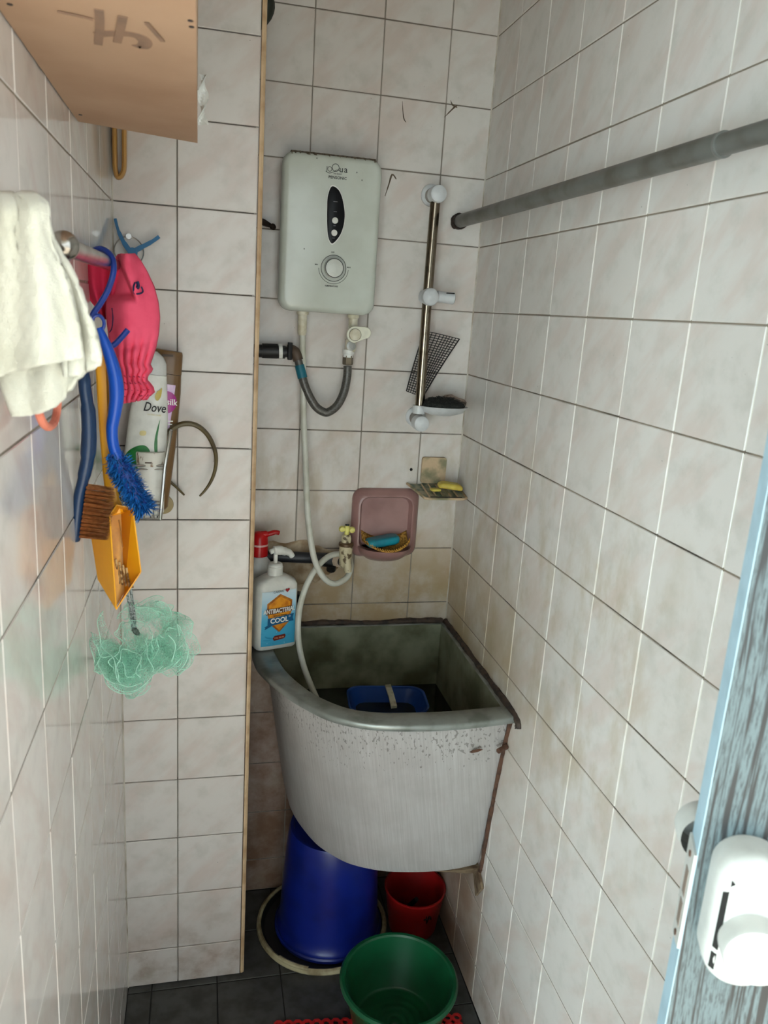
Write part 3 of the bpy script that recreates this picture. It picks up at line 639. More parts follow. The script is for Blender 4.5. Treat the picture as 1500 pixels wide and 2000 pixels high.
# soap dish clipped on the rail, scouring pad and stone in it
dish = thing('rail_soap_dish', 'oval grey plastic soap dish clipped to the shower rail', 'soap dish', (cl.x+0.05, yr, cl.z-0.02))
part(dish, 'clip', MB().tube([cl+V(0, 0, -0.009), cl+V(0, 0, 0.010)], 0.0145, 22), M_GREYP)
dc = PY(866, 800, -0.070); dc = V(-0.079, -0.067, dc.z)
def ell(c, a, b, z, n=30): return [V(c.x+a*math.cos(2*PI*k/n), c.y+b*math.sin(2*PI*k/n), z) for k in range(n)]
part(dish, 'tray', MB().loft([ell(dc, 0.028, 0.020, dc.z-0.013), ell(dc, 0.050, 0.036, dc.z-0.006), ell(dc, 0.061, 0.046, dc.z+0.006), ell(dc, 0.0625, 0.0475, dc.z+0.008), ell(dc, 0.060, 0.045, dc.z+0.008), ell(dc, 0.048, 0.034, dc.z-0.003)], True, True), M_GREYP, angle=60)
rg = random.Random(3); pad = MB()
for k in range(150):
    a = rg.uniform(0, 2*PI); r = math.sqrt(rg.random()); c = dc+V(-0.002+r*0.050*math.cos(a), r*0.036*math.sin(a), 0.012+(1-r*r)*0.014)
    p0 = [c+V(rg.uniform(-1, 1), rg.uniform(-1, 1), rg.uniform(-0.4, 0.6))*0.010 for _ in range(4)]
    pad.tube(cr(p0, 3), 0.0007, 3)
pd = thing('scouring_pad', 'black scouring pad lying in the rail soap dish', 'scouring pad', (dc.x, dc.y, dc.z+0.002))
part(pd, 'core', MB().loft([ell(dc, 0.046, 0.033, dc.z-0.001), ell(dc, 0.055, 0.041, dc.z+0.009), ell(dc, 0.052, 0.038, dc.z+0.015), ell(dc, 0.030, 0.022, dc.z+0.024), ell(dc, 0.006, 0.004, dc.z+0.026)], True, True), pm('black_scourer', (20, 22, 20), 0.9, c2=(48, 50, 44), ns=300, bump=1, bs=400), angle=80)
o = part(pd, 'fibres', pad, pm('scourer_fibre', (30, 32, 30), 0.8)); o['kind'] = 'stuff'
stn = MB(); sc1 = V(-0.042, -0.038, dc.z+0.017)
stn.loft([[sc1+V(math.cos(2*PI*k/16)*0.030*s*(1+0.12*math.sin(3*k)), math.sin(2*PI*k/16)*0.013*s, h-0.004*math.cos(2*PI*k/16)) for k in range(16)] for s, h in ((0.5, -0.010), (0.95, -0.005), (1, 0.003), (0.8, 0.010), (0.3, 0.013))])
single('pumice_stone', stn, pm('pinkish_pumice', (170, 152, 140), 0.9, c2=(120, 104, 94), ns=120, bump=1, bs=200), 'rough pinkish stone at the back of the rail soap dish', 'stone', angle=80)
# strip of black netting tucked behind the rail
net = MB(); yn = -0.034
ca, cb, cc, cdn = PY(829, 646, yn), PY(897, 662, yn-0.004), PY(826, 775, yn-0.004), PY(794, 764, yn)
def npt(s, t):
    a = ca.lerp(cdn, t); b = cb.lerp(cc, t); q = a.lerp(b, s)
    return q+V(0, -0.016*math.sin(PI*s*1.1)**2+0.006*math.sin(t*3), 0)
for i in range(11): net.tube([npt(i/10, t/14) for t in range(15)], 0.0010 if i not in (0, 10) else 0.0015, 4)
for j in range(27): net.tube([npt(s/8, j/26) for s in range(9)], 0.0009, 4)
single('plastic_netting', net, M_BLACK, 'strip of black plastic netting tucked behind the shower rail', 'netting')

# ------------------------------------------------------------------ ceramic soap niche
M_MAUVE = pm('mauve_ceramic', (158, 120, 116), 0.28, c2=(136, 100, 96), ns=12, spec=0.6)
nc = V(-0.186, 0, 1.058)
niche = thing('ceramic_soap_holder', 'mauve ceramic soap holder set into the back wall', 'soap holder', (nc.x, 0, 0.97))
def nr(w, h, y, r, dz=0): return [V(nc.x+x, y, nc.z+dz+z) for x, z in rrect(w, h, r, 7)]
nb = MB()
nb.loft([nr(0.170, 0.176, 0.004, 0.026), nr(0.170, 0.176, -0.004, 0.026), nr(0.160, 0.166, -0.012, 0.026), nr(0.150, 0.154, -0.015, 0.028), nr(0.142, 0.146, -0.0195, 0.028, 0.001), nr(0.133, 0.137, -0.0195, 0.026, 0.001), nr(0.126, 0.130, -0.011, 0.024, 0.001), nr(0.120, 0.124, -0.0045, 0.020, 0.002)], True, True)
part(niche, 'frame', nb, M_MAUVE, angle=60)
lipc = V(nc.x, -0.012, nc.z-0.062)
lip = MB(); prof = []
for s in range(17):
    a = PI+PI*s/16; prof.append((math.cos(a), math.sin(a)))
def lr(a, b, z): return [V(lipc.x+a*c, lipc.y+b*s_, z) for c, s_ in prof]
lip.loft([lr(0.046, 0.036, lipc.z-0.026), lr(0.060, 0.052, lipc.z-0.015), lr(0.068, 0.064, lipc.z-0.001), lr(0.0685, 0.065, lipc.z+0.005), lr(0.064, 0.060, lipc.z+0.006), lr(0.056, 0.050, lipc.z-0.006), lr(0.03, 0.026, lipc.z-0.012)], True, True)
part(niche, 'lip', lip, M_MAUVE, angle=70)
M_PADM = pm('orange_mesh_pad', (190, 142, 62), 0.8, c2=(132, 92, 36), ns=220, amt=(0.45, 0.55), bump=1.0, bs=300)
pdm = MB()
def pf(u, v):
    x = -0.062+0.124*u; d = -0.072*v
    k = math.sqrt(max(0.02, 1-((u-0.5)*2)**2*0.75))
    return V(lipc.x+x*(0.94), lipc.y+0.006+d*k, lipc.z+0.009+0.018*(abs(u-0.5)*2)**2.2-0.004*math.sin(v*PI)+0.016*(1-v)**4)
pdm.grid(pf, 26, 10)
o = pdm; n0_ = len(o.v); 
sp_ = single('mesh_soap_pad', pdm, M_PADM, 'orange mesh pad curled in the mauve soap holder', 'soap pad', loc=(lipc.x, lipc.y-0.02, lipc.z))
sm_ = sp_.modifiers.new('thickness', 'SOLIDIFY'); sm_.thickness = 0.003; sm_.offset = 1
edge = [pf(k/40, 1.0)+V(0, -0.001, 0.002) for k in range(41)]
zz = MB(); zz.tube([q+V(0, 0.0016*(-1)**k, 0.002*(-1)**k) for k, q in enumerate(edge)], 0.0012, 5)
for q in [pf(k/20, 0.0) for k in range(21)]: pass
part(sp_, 'stitched_edge', zz, pm('pad_stitch', (214, 160, 66), 0.8))
def soapbar(name, c, d, rz, ry, mat, label, dip=0.0, rx=0.0):
    w_, l_, h_ = d; R = Euler((rx, ry, rz)).to_matrix(); rgs = []
    for k, hh in ((0.80, -0.5), (0.95, -0.36), (1.0, -0.1), (1.0, 0.15), (0.95, 0.38), (0.80, 0.5)):
        rgs.append([Vector(c)+R @ V(x, y, hh*h_-dip*(1-(2*x/w_)**2)*(1 if hh > 0 else 0.5)) for x, y in rrect(w_*k, l_*k, min(w_, l_)*0.28*k, 5)])
    return single(name, MB().loft(rgs), mat, label, 'soap', angle=70)
soapbar('soap_bar', (lipc.x-0.010, lipc.y-0.026, lipc.z+0.0250), (0.084, 0.040, 0.021), 0.20, -0.12, pm('teal_soap', (20, 140, 160), 0.3, c2=(16, 118, 140), ns=30, sss=0.2), 'worn teal soap bar on the orange mesh pad', 0.002)

# ------------------------------------------------------------------ corroded soap shelf in the corner
M_VERD = pm('corroded_shelf', (176, 170, 146), 0.6, 0.1, c2=(112, 130, 116), ns=38, amt=(0.4, 0.6), bump=0.6, bs=120)
M_VERD2 = pm('tan_corroded_plate', (196, 170, 138), 0.6, 0.1, c2=(130, 126, 98), ns=26, amt=(0.4, 0.65), bump=0.5, bs=140)
zsf = 1.147
shf = thing('corner_soap_shelf', 'corroded metal soap shelf fixed in the wall corner', 'soap shelf', (-0.07, 0, zsf))
pl = [V(-0.1005, 0, 0)+V(0, 0, 0)]
bp0, bp1 = PY(824, 892, 0), PY(867, 943, 0)
bx_ = [V((bp0.x+bp1.x)/2+x, 0, (bp0.z+bp1.z)/2+z) for x, z in rrect(abs(bp1.x-bp0.x), abs(bp0.z-bp1.z), 0.006, 3)]
part(shf, 'back_plate', MB().loft([bx_, [q+V(0, -0.006, 0) for q in bx_], [V(bx_[0].x+(q.x-bx_[0].x), -0.008, q.z) for q in bx_]]), M_VERD2, 'tan corroded back plate')
so4 = [V(-0.136, -0.001, zsf), V(-0.112, -0.094, zsf), V(-0.104, -0.098, zsf), V(-0.012, -0.098, zsf), V(-0.004, -0.092, zsf), V(-0.004, -0.001, zsf)]
tray = MB()
def zsl(y): return zsf-0.004+0.016*(1+y/0.098)
fr = [V(a, b, zsl(b)) for a, b in ((-0.134, -0.002), (-0.112, -0.092), (-0.104, -0.097), (-0.014, -0.097), (-0.006, -0.090), (-0.006, -0.002))]
tray.prism(fr, (0, 0, -0.003))
part(shf, 'tray', tray, M_VERD)
part(shf, 'lip', MB().tube([fr[0], fr[1], fr[2], fr[3], fr[4], fr[5]], 0.0035, 6), M_VERD2)
for k in range(5):
    xx = -0.100+0.018*k
    part(shf, 'bar', MB().tube([(xx, -0.012, zsl(-0.012)+0.003), (xx, -0.090, zsl(-0.09)+0.003)], 0.0024, 6), M_VERD2)
part(shf, 'slot', MB().box((-0.058, -0.0935, zsl(-0.0935)+0.0025), (0.080, 0.002, 0.003)), M_DARKHOLE)
part(shf, 'support', MB().prism([V(-0.095, -0.001, zsf-0.003), V(-0.095, -0.03, zsf-0.003), V(-0.095, -0.001, zsf+0.014)], (0.05, 0, 0)), M_VERD)
M_YSOAP = pm('yellow_soap', (216, 198, 92), 0.45, c2=(190, 166, 66), ns=30, sss=0.15)
soapbar('soap_bar', (-0.041, -0.062, zsf+0.0185), (0.062, 0.032, 0.012), -0.12, 0.10, M_YSOAP, 'curved yellow soap bar on the corner shelf', -0.006)
soapbar('soap_sliver', (-0.077, -0.060, zsf+0.0105), (0.026, 0.022, 0.006), 0.1, 0.0, M_YSOAP, 'thin yellow soap sliver beside the curved bar', 0)

# ------------------------------------------------------------------ grey curtain rod
M_ROD = pm('grey_painted_rod', (112, 112, 108), 0.4, 0.35, c2=(92, 88, 80), ns=18)
rod = thing('curtain_rod', 'grey round curtain rod running beside the right wall', 'curtain rod', (-0.058, -0.7, 1.77))
R0, R1 = V(-0.0585, -0.004, 1.7835), PX(1414, 282, -0.0605); R2 = R1+(R1-R0)*0.50
part(rod, 'outer_tube', MB().tube([R0, R0.lerp(R1, 0.5), R1], 0.0145, 24), M_ROD)
part(rod, 'inner_tube', MB().tube([R1-(R1-R0)*0.1, V(R2.x, YF+0.003, R2.z)], 0.0125, 24), M_ROD)
d = (R1-R0).normalized()
part(rod, 'end_lip', MB().tube([R1-d*0.003, R1+d*0.0005], 0.0149, 24), pm('rod_lip', (132, 132, 128), 0.35, 0.5))
part(rod, 'wall_foot', crust([R0+V(0, 0.003, 0), R0+V(0, -0.006, 0), R0+V(0, -0.016, 0)], 0.0155, 0.0175, M_SEAL, 8, n=16), pm('rusty_foot', (60, 46, 36), 0.8, c2=(30, 24, 20), ns=90), 'rusty end foot')

# ------------------------------------------------------------------ pump bottles on the tank rim
def bframe(c, yaw):
    t = V(math.cos(yaw), math.sin(yaw), 0); n = V(math.sin(yaw), -math.cos(yaw), 0); return t, n
M_BOTW = pm('bottle_white', (222, 222, 216), 0.35, sss=0.1)
yaw = math.radians(17); T_, N_ = bframe(None, yaw); UP = V(0, 0, 1)
BW, BD, BH = 0.103, 0.052, 0.172
bc = V(-0.4665, -0.119, 0.7875)
bot1 = thing('body_wash_bottle', 'white pump bottle with blue label on the tank rim', 'bottle', bc)
def bring(w, d_, z, r, lift=0.0):
    out = []
    for x, y in rrect(w, d_, r, 5):
        bul = 0.004*(1-(2*x/w)**2)*(1 if y < 0 else -1) if abs(y) > d_*0.3 else 0
        out.append(bc+T_*x+N_*(-y+bul*(1 if y < 0 else 1))+UP*(z))
    return out
bb = MB().loft([bring(BW*0.92, BD*0.88, 0.0, 0.012), bring(BW*0.98, BD*0.97, 0.003, 0.014), bring(BW, BD, 0.010, 0.015), bring(BW, BD, BH-0.034, 0.015), bring(BW*0.985, BD*0.98, BH-0.018, 0.015), bring(BW*0.90, BD*0.92, BH-0.008, 0.015), bring(BW*0.55, BD*0.72, BH+0.002, 0.012), bring(0.030, 0.030, BH+0.006, 0.0145)])
part(bot1, 'body', bb, M_BOTW, angle=50)
def lathe_at(m, prof, c, n=24, ax=(0, 0, 1)): return m.lathe(prof, c, n, ax, True, True)
tp_ = bc+UP*(BH+0.004)
part(bot1, 'collar', lathe_at(MB(), [(0.0178, 0), (0.0180, 0.020), (0.0165, 0.022), (0.0165, 0.026), (0.013, 0.029)], tp_), M_BOTW)
part(bot1, 'pump_stem', lathe_at(MB(), [(0.0048, 0.024), (0.0048, 0.052)], tp_, 14), M_BOTW)
hp0 = tp_+UP*0.056
part(bot1, 'pump_head', MB().tube(cr([hp0-T_*0.014, hp0-T_*0.004+UP*0.003, hp0+T_*0.010+UP*0.002, hp0+T_*0.020-UP*0.001, hp0+T_*0.034-UP*0.006, hp0+T_*0.042-UP*0.016], 4), [0.006, 0.0105, 0.0112, 0.010, 0.0082, 0.007, 0.0062], 12), M_BOTW)
# printed label: pale at the top deepening to water blue
lb = NT('label_blue'); p = lb.pos(); z_ = lb.xyz(p)[2]
wv = lb.noise(lb.comb(lb.math('MULTIPLY', lb.xyz(p)[0], 14.0), 0.0, lb.math('MULTIPLY', z_, 60.0)), 1.0, 4, 0.6, 1.2)
zz_ = lb.math('ADD', z_, lb.math('MULTIPLY', lb.math('SUBTRACT', wv, 0.5), 0.02))
cc_ = lb.mix(lb.ramp(zz_, 0.850, 0.945), lin((70, 168, 206)), lin((206, 222, 230)))
cc_ = lb.mix(lb.math('MULTIPLY', lb.ramp(wv, 0.55, 0.7), lb.math('SUBTRACT', 1.0, lb.ramp(z_, 0.868, 0.880))), cc_, lin((28, 122, 170)))
cc_ = lb.mix(lb.math('MULTIPLY', lb.ramp(lb.noise(p, 120, 2), 0.68, 0.74), lb.math('SUBTRACT', 1.0, lb.ramp(z_, 0.83, 0.86))), cc_, lin((176, 216, 232)))
lb.set(Base_Color=cc_, Roughness=0.3)
def lpt(s, h, off=0.0006):                    # label point: s across -1..1, h height above base
    x = s*BW*0.43; return bc+T_*x+N_*(BD/2+0.004*(1-(2*x/BW)**2)+off)+UP*h
lab = part(bot1, 'label', MB().grid(lambda u, v: lpt(-0.94+1.90*u, 0.012+0.134*v), 12, 4), lb.m, 'pale to blue water print label')
def lpoly(name, pts, mat, off): decal(bot1, name, lpt, pts, mat, off, False)
M_GOLD = pm('label_gold', (226, 150, 34), 0.35, c2=(190, 108, 24), ns=60); M_GOLD2 = pm('label_bronze', (150, 84, 30), 0.35, c2=(200, 130, 50), ns=50)
M_NAVY = pm('label_navy', (24, 92, 136), 0.35)
lpoly('shield', [(-0.66, 0.117), (0.04, 0.139), (0.74, 0.121), (0.74, 0.096), (0.56, 0.066), (0.04, 0.044), (-0.48, 0.066), (-0.66, 0.094)], M_GOLD2, 0.0010)
lpoly('shield', [(-0.56, 0.114), (0.04, 0.133), (0.64, 0.117), (0.62, 0.096), (0.48, 0.070), (0.04, 0.049), (-0.40, 0.070), (-0.56, 0.094)], M_GOLD, 0.0014)
lpoly('ribbon', [(-0.80, 0.060), (-0.60, 0.066), (-0.60, 0.083), (0.66, 0.087), (0.66, 0.081), (0.86, 0.084), (0.80, 0.076), (0.86, 0.067), (0.62, 0.067), (0.62, 0.070), (-0.56, 0.065), (-0.56, 0.060), (-0.80, 0.052), (-0.72, 0.058)][:1]+[(-0.62, 0.064), (-0.62, 0.081), (0.66, 0.086), (0.86, 0.086), (0.80, 0.077), (0.86, 0.068), (0.62, 0.068), (-0.50, 0.062), (-0.78, 0.054), (-0.72, 0.059)], M_NAVY, 0.0018)
lpoly('badge', [(-0.24, 0.024), (0.34, 0.027), (0.42, 0.032), (0.38, 0.038), (-0.22, 0.036), (-0.31, 0.030)], pm('label_red', (120, 34, 24), 0.35), 0.0014)
def ltext(b, s, sx_, h, mat, bold=0.0, off=0.0024, **k): text(bot1, 'label_text', b, s, lpt(sx_, h, off), T_, UP, mat, bold, proj=lambda x, y, z: lpt(sx_+x/(BW*0.43), h+y+x*0.03, off+z), **k)
M_WINK = pm('white_print', (238, 238, 234), 0.5)
lpoly('text_band', [(-0.72, 0.090), (0.74, 0.094), (0.74, 0.107), (-0.72, 0.104)], pm('label_brown_shadow', (96, 58, 30), 0.4), 0.0019)
ltext('ANTIBACTERIAL', 0.0150, 0.02, 0.0985, M_WINK, 0.022, sx=0.70, off=0.0026)
ltext('BODY WASH', 0.0056, 0.06, 0.0862, M_INK, 0.01, off=0.0026)
ltext('COOL', 0.0165, 0.02, 0.0745, M_WINK, 0.025, sx=0.95, off=0.0026); ltext('O', 0.006, 0.60, 0.081, M_WINK, 0.01, off=0.0026)
ltext('CARING', 0.0068, -0.05, 0.1455-0.001, M_INK, 0.0, off=0.0012)
lpoly('heart', [(0.44, 0.1405), (0.57, 0.1465), (0.56, 0.150), (0.49, 0.1505), (0.445, 0.148), (0.39, 0.1500), (0.33, 0.148), (0.34, 0.145)], pm('label_heart', (150, 26, 32), 0.4), 0.0010)
ltext('Kills 99.9%', 0.0055, 0.05, 0.0308, pm('label_peach', (236, 170, 130), 0.5), 0.01, off=0.002)
# second bottle with the red top, behind
rc = V(-0.4985, -0.040, 0.7875)
bot2 = thing('red_top_bottle', 'grey white bottle with red pump top behind the body wash', 'bottle', rc)
part(bot2, 'body', MB().loft([[rc+V(a*math.cos(2*PI*k/24), b*math.sin(2*PI*k/24), z) for k in range(24)] for a, b, z in ((0.030, 0.026, 0), (0.033, 0.028, 0.006), (0.034, 0.028, 0.10), (0.041, 0.028, 0.14), (0.037, 0.026, 0.172), (0.020, 0.018, 0.194), (0.0135, 0.0135, 0.200))]), pm('bottle_grey_white', (208, 208, 204), 0.3), angle=60)
M_RED = pm('red_plastic', (196, 16, 22), 0.3)
rt_ = rc+UP*0.198
part(bot2, 'collar', lathe_at(MB(), [(0.0205, 0), (0.0210, 0.018), (0.0205, 0.026)], rt_), M_RED)
part(bot2, 'band', lathe_at(MB(), [(0.0212, 0.0255), (0.0212, 0.030)], rt_), pm('pink_band', (232, 190, 186), 0.4))
part(bot2, 'pump_head', lathe_at(MB(), [(0.0208, 0.030), (0.0205, 0.040), (0.018, 0.051), (0.011, 0.058), (0.002, 0.060)], rt_), M_RED)
part(bot2, 'spout', MB().tube(cr([rt_+V(0.004, -0.002, 0.052), rt_+V(0.020, -0.004, 0.054), rt_+V(0.036, -0.006, 0.059), rt_+V(0.046, -0.006, 0.057)], 4), [0.009, 0.0062, 0.0055, 0.005], 10), M_RED)

# ------------------------------------------------------------------ things on the floor
M_BUCK = pm('blue_bucket', (14, 32, 118), 0.32, c2=(10, 24, 94), ns=10)
bk = V(-0.318, -0.150, 0.0)
lid = thing('round_lid', 'black round lid with worn cream rim under the blue bucket', 'lid', bk)
part(lid, 'plate', MB().lathe([(0.0, 0.002), (0.150, 0.002), (0.156, 0.008), (0.158, 0.013), (0.160, 0.008), (0.160, 0.0), (0.0, 0.0)], bk, 48), M_BLACK)
M_CREAM = pm('worn_cream_rim', (176, 164, 130), 0.6, c2=(128, 112, 80), ns=30, bump=0.4, bs=80)
part(lid, 'rim', MB().lathe([(0.159, 0.001), (0.167, 0.001), (0.1705, 0.007), (0.169, 0.015), (0.164, 0.018), (0.159, 0.015), (0.159, 0.001)], bk, 56), M_CREAM)
part(lid, 'rim_clip', MB().tube([bk+V(math.cos(a)*0.165, math.sin(a)*0.165, 0.018) for a in [math.radians(222+k*4) for k in range(8)]], 0.0055, 8), M_CREAM)
bkc = bk+V(0.016, 0.0, 0.003)
buck = thing('blue_bucket', 'upturned dark blue bucket standing under the tank', 'bucket', bkc)
part(buck, 'body', MB().lathe([(0.126, 0.003), (0.134, 0.003), (0.136, 0.012), (0.133, 0.022), (0.130, 0.026), (0.128, 0.05), (0.118, 0.22), (0.111, 0.293), (0.108, 0.300), (0.100, 0.300), (0.098, 0.290), (0.0, 0.288)], bkc, 56), M_BUCK)
part(buck, 'rim', MB().lathe([(0.136, 0.0), (0.139, 0.002), (0.140, 0.010), (0.137, 0.014), (0.132, 0.012), (0.132, 0.0), (0.136, 0.0)], bkc, 56), M_BUCK)
rdc = V(-0.0835, -0.192, 0.001)
M_REDP = pm('red_pail_plastic', (146, 18, 18), 0.35, c2=(116, 12, 12), ns=12)
red = thing('red_pail', 'small open red pail below the tank by the right wall', 'pail', rdc)
part(red, 'body', MB().lathe([(0.0, 0.0), (0.058, 0.0), (0.062, 0.008), (0.0775, 0.118), (0.080, 0.121), (0.080, 0.125), (0.076, 0.125), (0.060, 0.014), (0.056, 0.005), (0.0, 0.005)], rdc, 44), M_REDP)
mk = MB()
for a0, z0, a1, z1 in ((275, 0.082, 290, 0.080), (280, 0.092, 283, 0.066), (286, 0.090, 284, 0.070), (290, 0.086, 293, 0.074)):
    P = []
    for k in range(4):
        a = math.radians(a0+(a1-a0)*k/3); zz0 = z0+(z1-z0)*k/3; r = 0.062+0.0155*(zz0-0.008)/0.110+0.0004; P.append(rdc+V(r*math.cos(a), r*math.sin(a), zz0))
    mk.tube(P, 0.0016, 5)
part(red, 'mark', mk, M_INK, 'dark scribbled mark')
part(red, 'stick', MB().tube([rdc+V(-0.02, 0.03, 0.02), rdc+V(0.0, -0.02, 0.10)], 0.006, 8), M_BLACK)
gc = V(-0.198, -0.478, 0.008)
M_GREEN = pm('green_plastic', (14, 82, 50), 0.32, c2=(10, 64, 38), ns=10)
gb = thing('green_basin', 'round green plastic basin on the floor in front', 'basin', gc)
part(gb, 'bowl', MB().lathe([(0.0, 0.0), (0.090, 0.0), (0.096, 0.004), (0.122, 0.122), (0.1245, 0.126), (0.119, 0.126), (0.092, 0.010), (0.086, 0.006), (0.082, 0.0075), (0.074, 0.0050), (0.064, 0.0050), (0.060, 0.0070), (0.056, 0.0050), (0.046, 0.0050), (0.042, 0.0072), (0.038, 0.005), (0.028, 0.005), (0.024, 0.0075), (0.020, 0.005), (0.012, 0.005), (0.010, 0.008), (0.0, 0.008)], gc, 64), M_GREEN, angle=70)
part(gb, 'rim', MB().lathe([(0.119, 0.120), (0.126, 0.118), (0.1315, 0.121), (0.1325, 0.126), (0.128, 0.131), (0.122, 0.130), (0.119, 0.126), (0.119, 0.120)], gc, 64), M_GREEN)
# red perforated mat
M_MAT = pm('red_mat', (186, 26, 26), 0.5, c2=(160, 20, 20), ns=20)
mt = MB(); S = 0.0215; mx0, my1 = -0.467, -0.424; rotm = Matrix.Rotation(math.radians(-6.5), 3, 'Z')
def cell(cx, cy):
    n = 8; o_ = []; i_ = []
    for k in range(n):
        a = 2*PI*(k+0.5)/n; m_ = 1/max(abs(math.cos(a)), abs(math.sin(a)))
        o_.append((cx+math.cos(a)*S/2*m_, cy+math.sin(a)*S/2*m_)); i_.append((cx+math.cos(a)*S*0.31, cy+math.sin(a)*S*0.31))
    def P(l, z): return [V(mx0, my1, 0)+rotm @ V(x, y, z) for x, y in l]
    mt.loft([P(o_, 0.0015), P(o_, 0.0065), P(i_, 0.0065), P(i_, 0.0015)], False, False)
for i in range(20):
    for j in range(17): cell((i+0.5)*S, -(j+0.5)*S)
mat_o = single('floor_mat', mt, M_MAT, 'red perforated plastic mat under the green basin', 'mat', loc=(mx0+0.2, my1-0.2, 0.001), flat=True)

# ------------------------------------------------------------------ wooden wall cabinet overhead
M_WOOD = pm('tan_plywood', (180, 148, 122), 0.75, c2=(164, 130, 104), ns=6, amt=(0.3, 0.75), bump=0.25, bs=200)
zc_ = 1.782
cab = thing('wall_cabinet', 'tan plywood wall cabinet seen from below in the upper left', 'cabinet', (-0.72, -0.9, zc_))
cbp = [V(XL+0.0015, -0.678, zc_), V(-0.6425, -0.620, zc_), V(-0.6390, -1.32, zc_), V(XL+0.0015, -1.32, zc_)]
part(cab, 'bottom_panel', MB().prism(cbp, (0, 0, 0.012)), M_WOOD, angle=20)
ins = [V(XL+0.0015, -0.680, zc_+0.012), V(-0.6445, -0.6225, zc_+0.012), V(-0.6410, -1.318, zc_+0.012), V(XL+0.0015, -1.318, zc_+0.012)]
part(cab, 'body', MB().prism(ins, (0, 0, 0.44)), pm('plywood_side', (186, 150, 118), 0.75, c2=(150, 116, 88), ns=10), angle=20)
part(cab, 'door', MB().prism([V(-0.6520, -0.640, zc_+0.016), V(-0.6425, -0.640, zc_+0.016), V(-0.6392, -1.31, zc_+0.016), V(-0.6490, -1.31, zc_+0.016)], (0, 0, 0.43)), pm('plywood_door', (190, 160, 130), 0.6, c2=(166, 132, 104), ns=8), angle=20)
M_PENCIL = pm('grey_brown_brush_mark', (146, 116, 96), 0.8, c2=(128, 104, 88), ns=40)
_mk = [0]
def cmark(pts, r):
    _mk[0] += 1; P = [PZ(a, b, zc_-0.0002-0.0003*_mk[0]) for a, b in pts]; P = cr([(q.x, q.y, q.z) for q in P], 5); rs = []
    for i, q in enumerate(P):
        t = (P[min(i+1, len(P)-1)]-P[max(i-1, 0)]).normalized(); s = V(-t.y, t.x, 0)*r
        rs.append([q-s, q+s, q+s+V(0, 0, 0.0006), q-s+V(0, 0, 0.0006)])
    part(cab, 'brush_mark', MB().loft(rs), M_PENCIL)
cmark([(190, 68), (225, 66), (256, 68), (275, 74), (284, 84), (278, 92), (268, 88)], 0.006)
cmark([(193, 20), (195, 50), (192, 88)], 0.0035); cmark([(240, 34), (236, 55), (229, 84)], 0.0035)
cmark([(286, 46), (304, 66), (318, 82)], 0.0020); cmark([(112, 24), (150, 32), (182, 40)], 0.0012)
for px, py in ((19, 8), (157, 224), (372, 40), (374, 52)):
    q = PZ(px, py, zc_); part(cab, 'nail_head', MB().lathe([(0.0022, 0.0004), (0.0022, -0.0006)], q, 10, (0, 0, 1), True, True), M_BLACK)
rg = random.Random(4); wr = MB()
def wf(u, v):
    q = PY(389+8*u+3*math.sin(v*9), 142+100*v, -0.66); return V(-0.6405+0.010*u+0.003*math.sin(v*11+u*3), -0.655-0.02*v*0+0.004*math.sin(v*13+u*5), q.z)
part(cab, 'torn_wrap', MB().grid(wf, 6, 18), pm('torn_white_film', (220, 222, 218), 0.3, trans=0.3), 'torn white plastic film on the edge')

# wooden loop hanging on the pillar
lp = thing('wooden_loop', 'varnished wooden loop hanging on the pillar below the cabinet', 'loop', PY(230, 340, YC-0.015))
ly = YC-0.014
outl = [PY(214, 210, ly), PY(214, 300, ly), PY(218, 326, ly), PY(230, 346, ly), PY(240, 338, ly), PY(243, 310, ly), PY(242, 210, ly)]
pth = cr([V(max(q.x, XL+0.008), q.y, q.z) for q in outl], 6)
part(lp, 'strap', MB().tube(pth, 0.0100, 8, flat=0.45, up=(0, 1, 0)), pm('varnished_wood', (186, 140, 76), 0.4, c2=(150, 106, 54), ns=30, stretch=(1, 1, 0.15)))
part(lp, 'peg', MB().tube([V(XL+0.018, YC, pth[0].z-0.002), V(XL+0.018, YC-0.03, pth[0].z-0.002)], 0.007, 10), M_IVORY)

# ------------------------------------------------------------------ towel bar on the pillar with what hangs on it
bl = V(-0.7567, -1.05, 1.6085)
M_BARM = pm('worn_chrome_bar', (172, 168, 162), 0.22, 0.95, c2=(128, 120, 110), ns=40)
bar = thing('towel_bar', 'chrome towel bar with ball end standing out from the pillar', 'towel bar', (bl.x, YC, bl.z))
part(bar, 'rod', MB().tube([bl+V(0, 0.008, 0), V(bl.x, YC-0.002, bl.z)], 0.0092, 18), M_BARM)
part(bar, 'ball', MB().lathe([(0.0135*math.sin(PI*k/12)+1e-5, -0.0135*math.cos(PI*k/12)) for k in range(13)], bl, 24, (0, 1, 0)), M_BARM)
part(bar, 'collar', MB().lathe([(0.0105, 0.008), (0.0112, 0.012), (0.0105, 0.017)], bl, 20, (0, 1, 0), True, True), M_BARM)
part(bar, 'wall_rose', MB().lathe([(0.020, 0.0), (0.020, 0.004), (0.011, 0.010)], (bl.x-0.001, YC, bl.z), 24, (0, -1, 0), True, True), M_BARM)
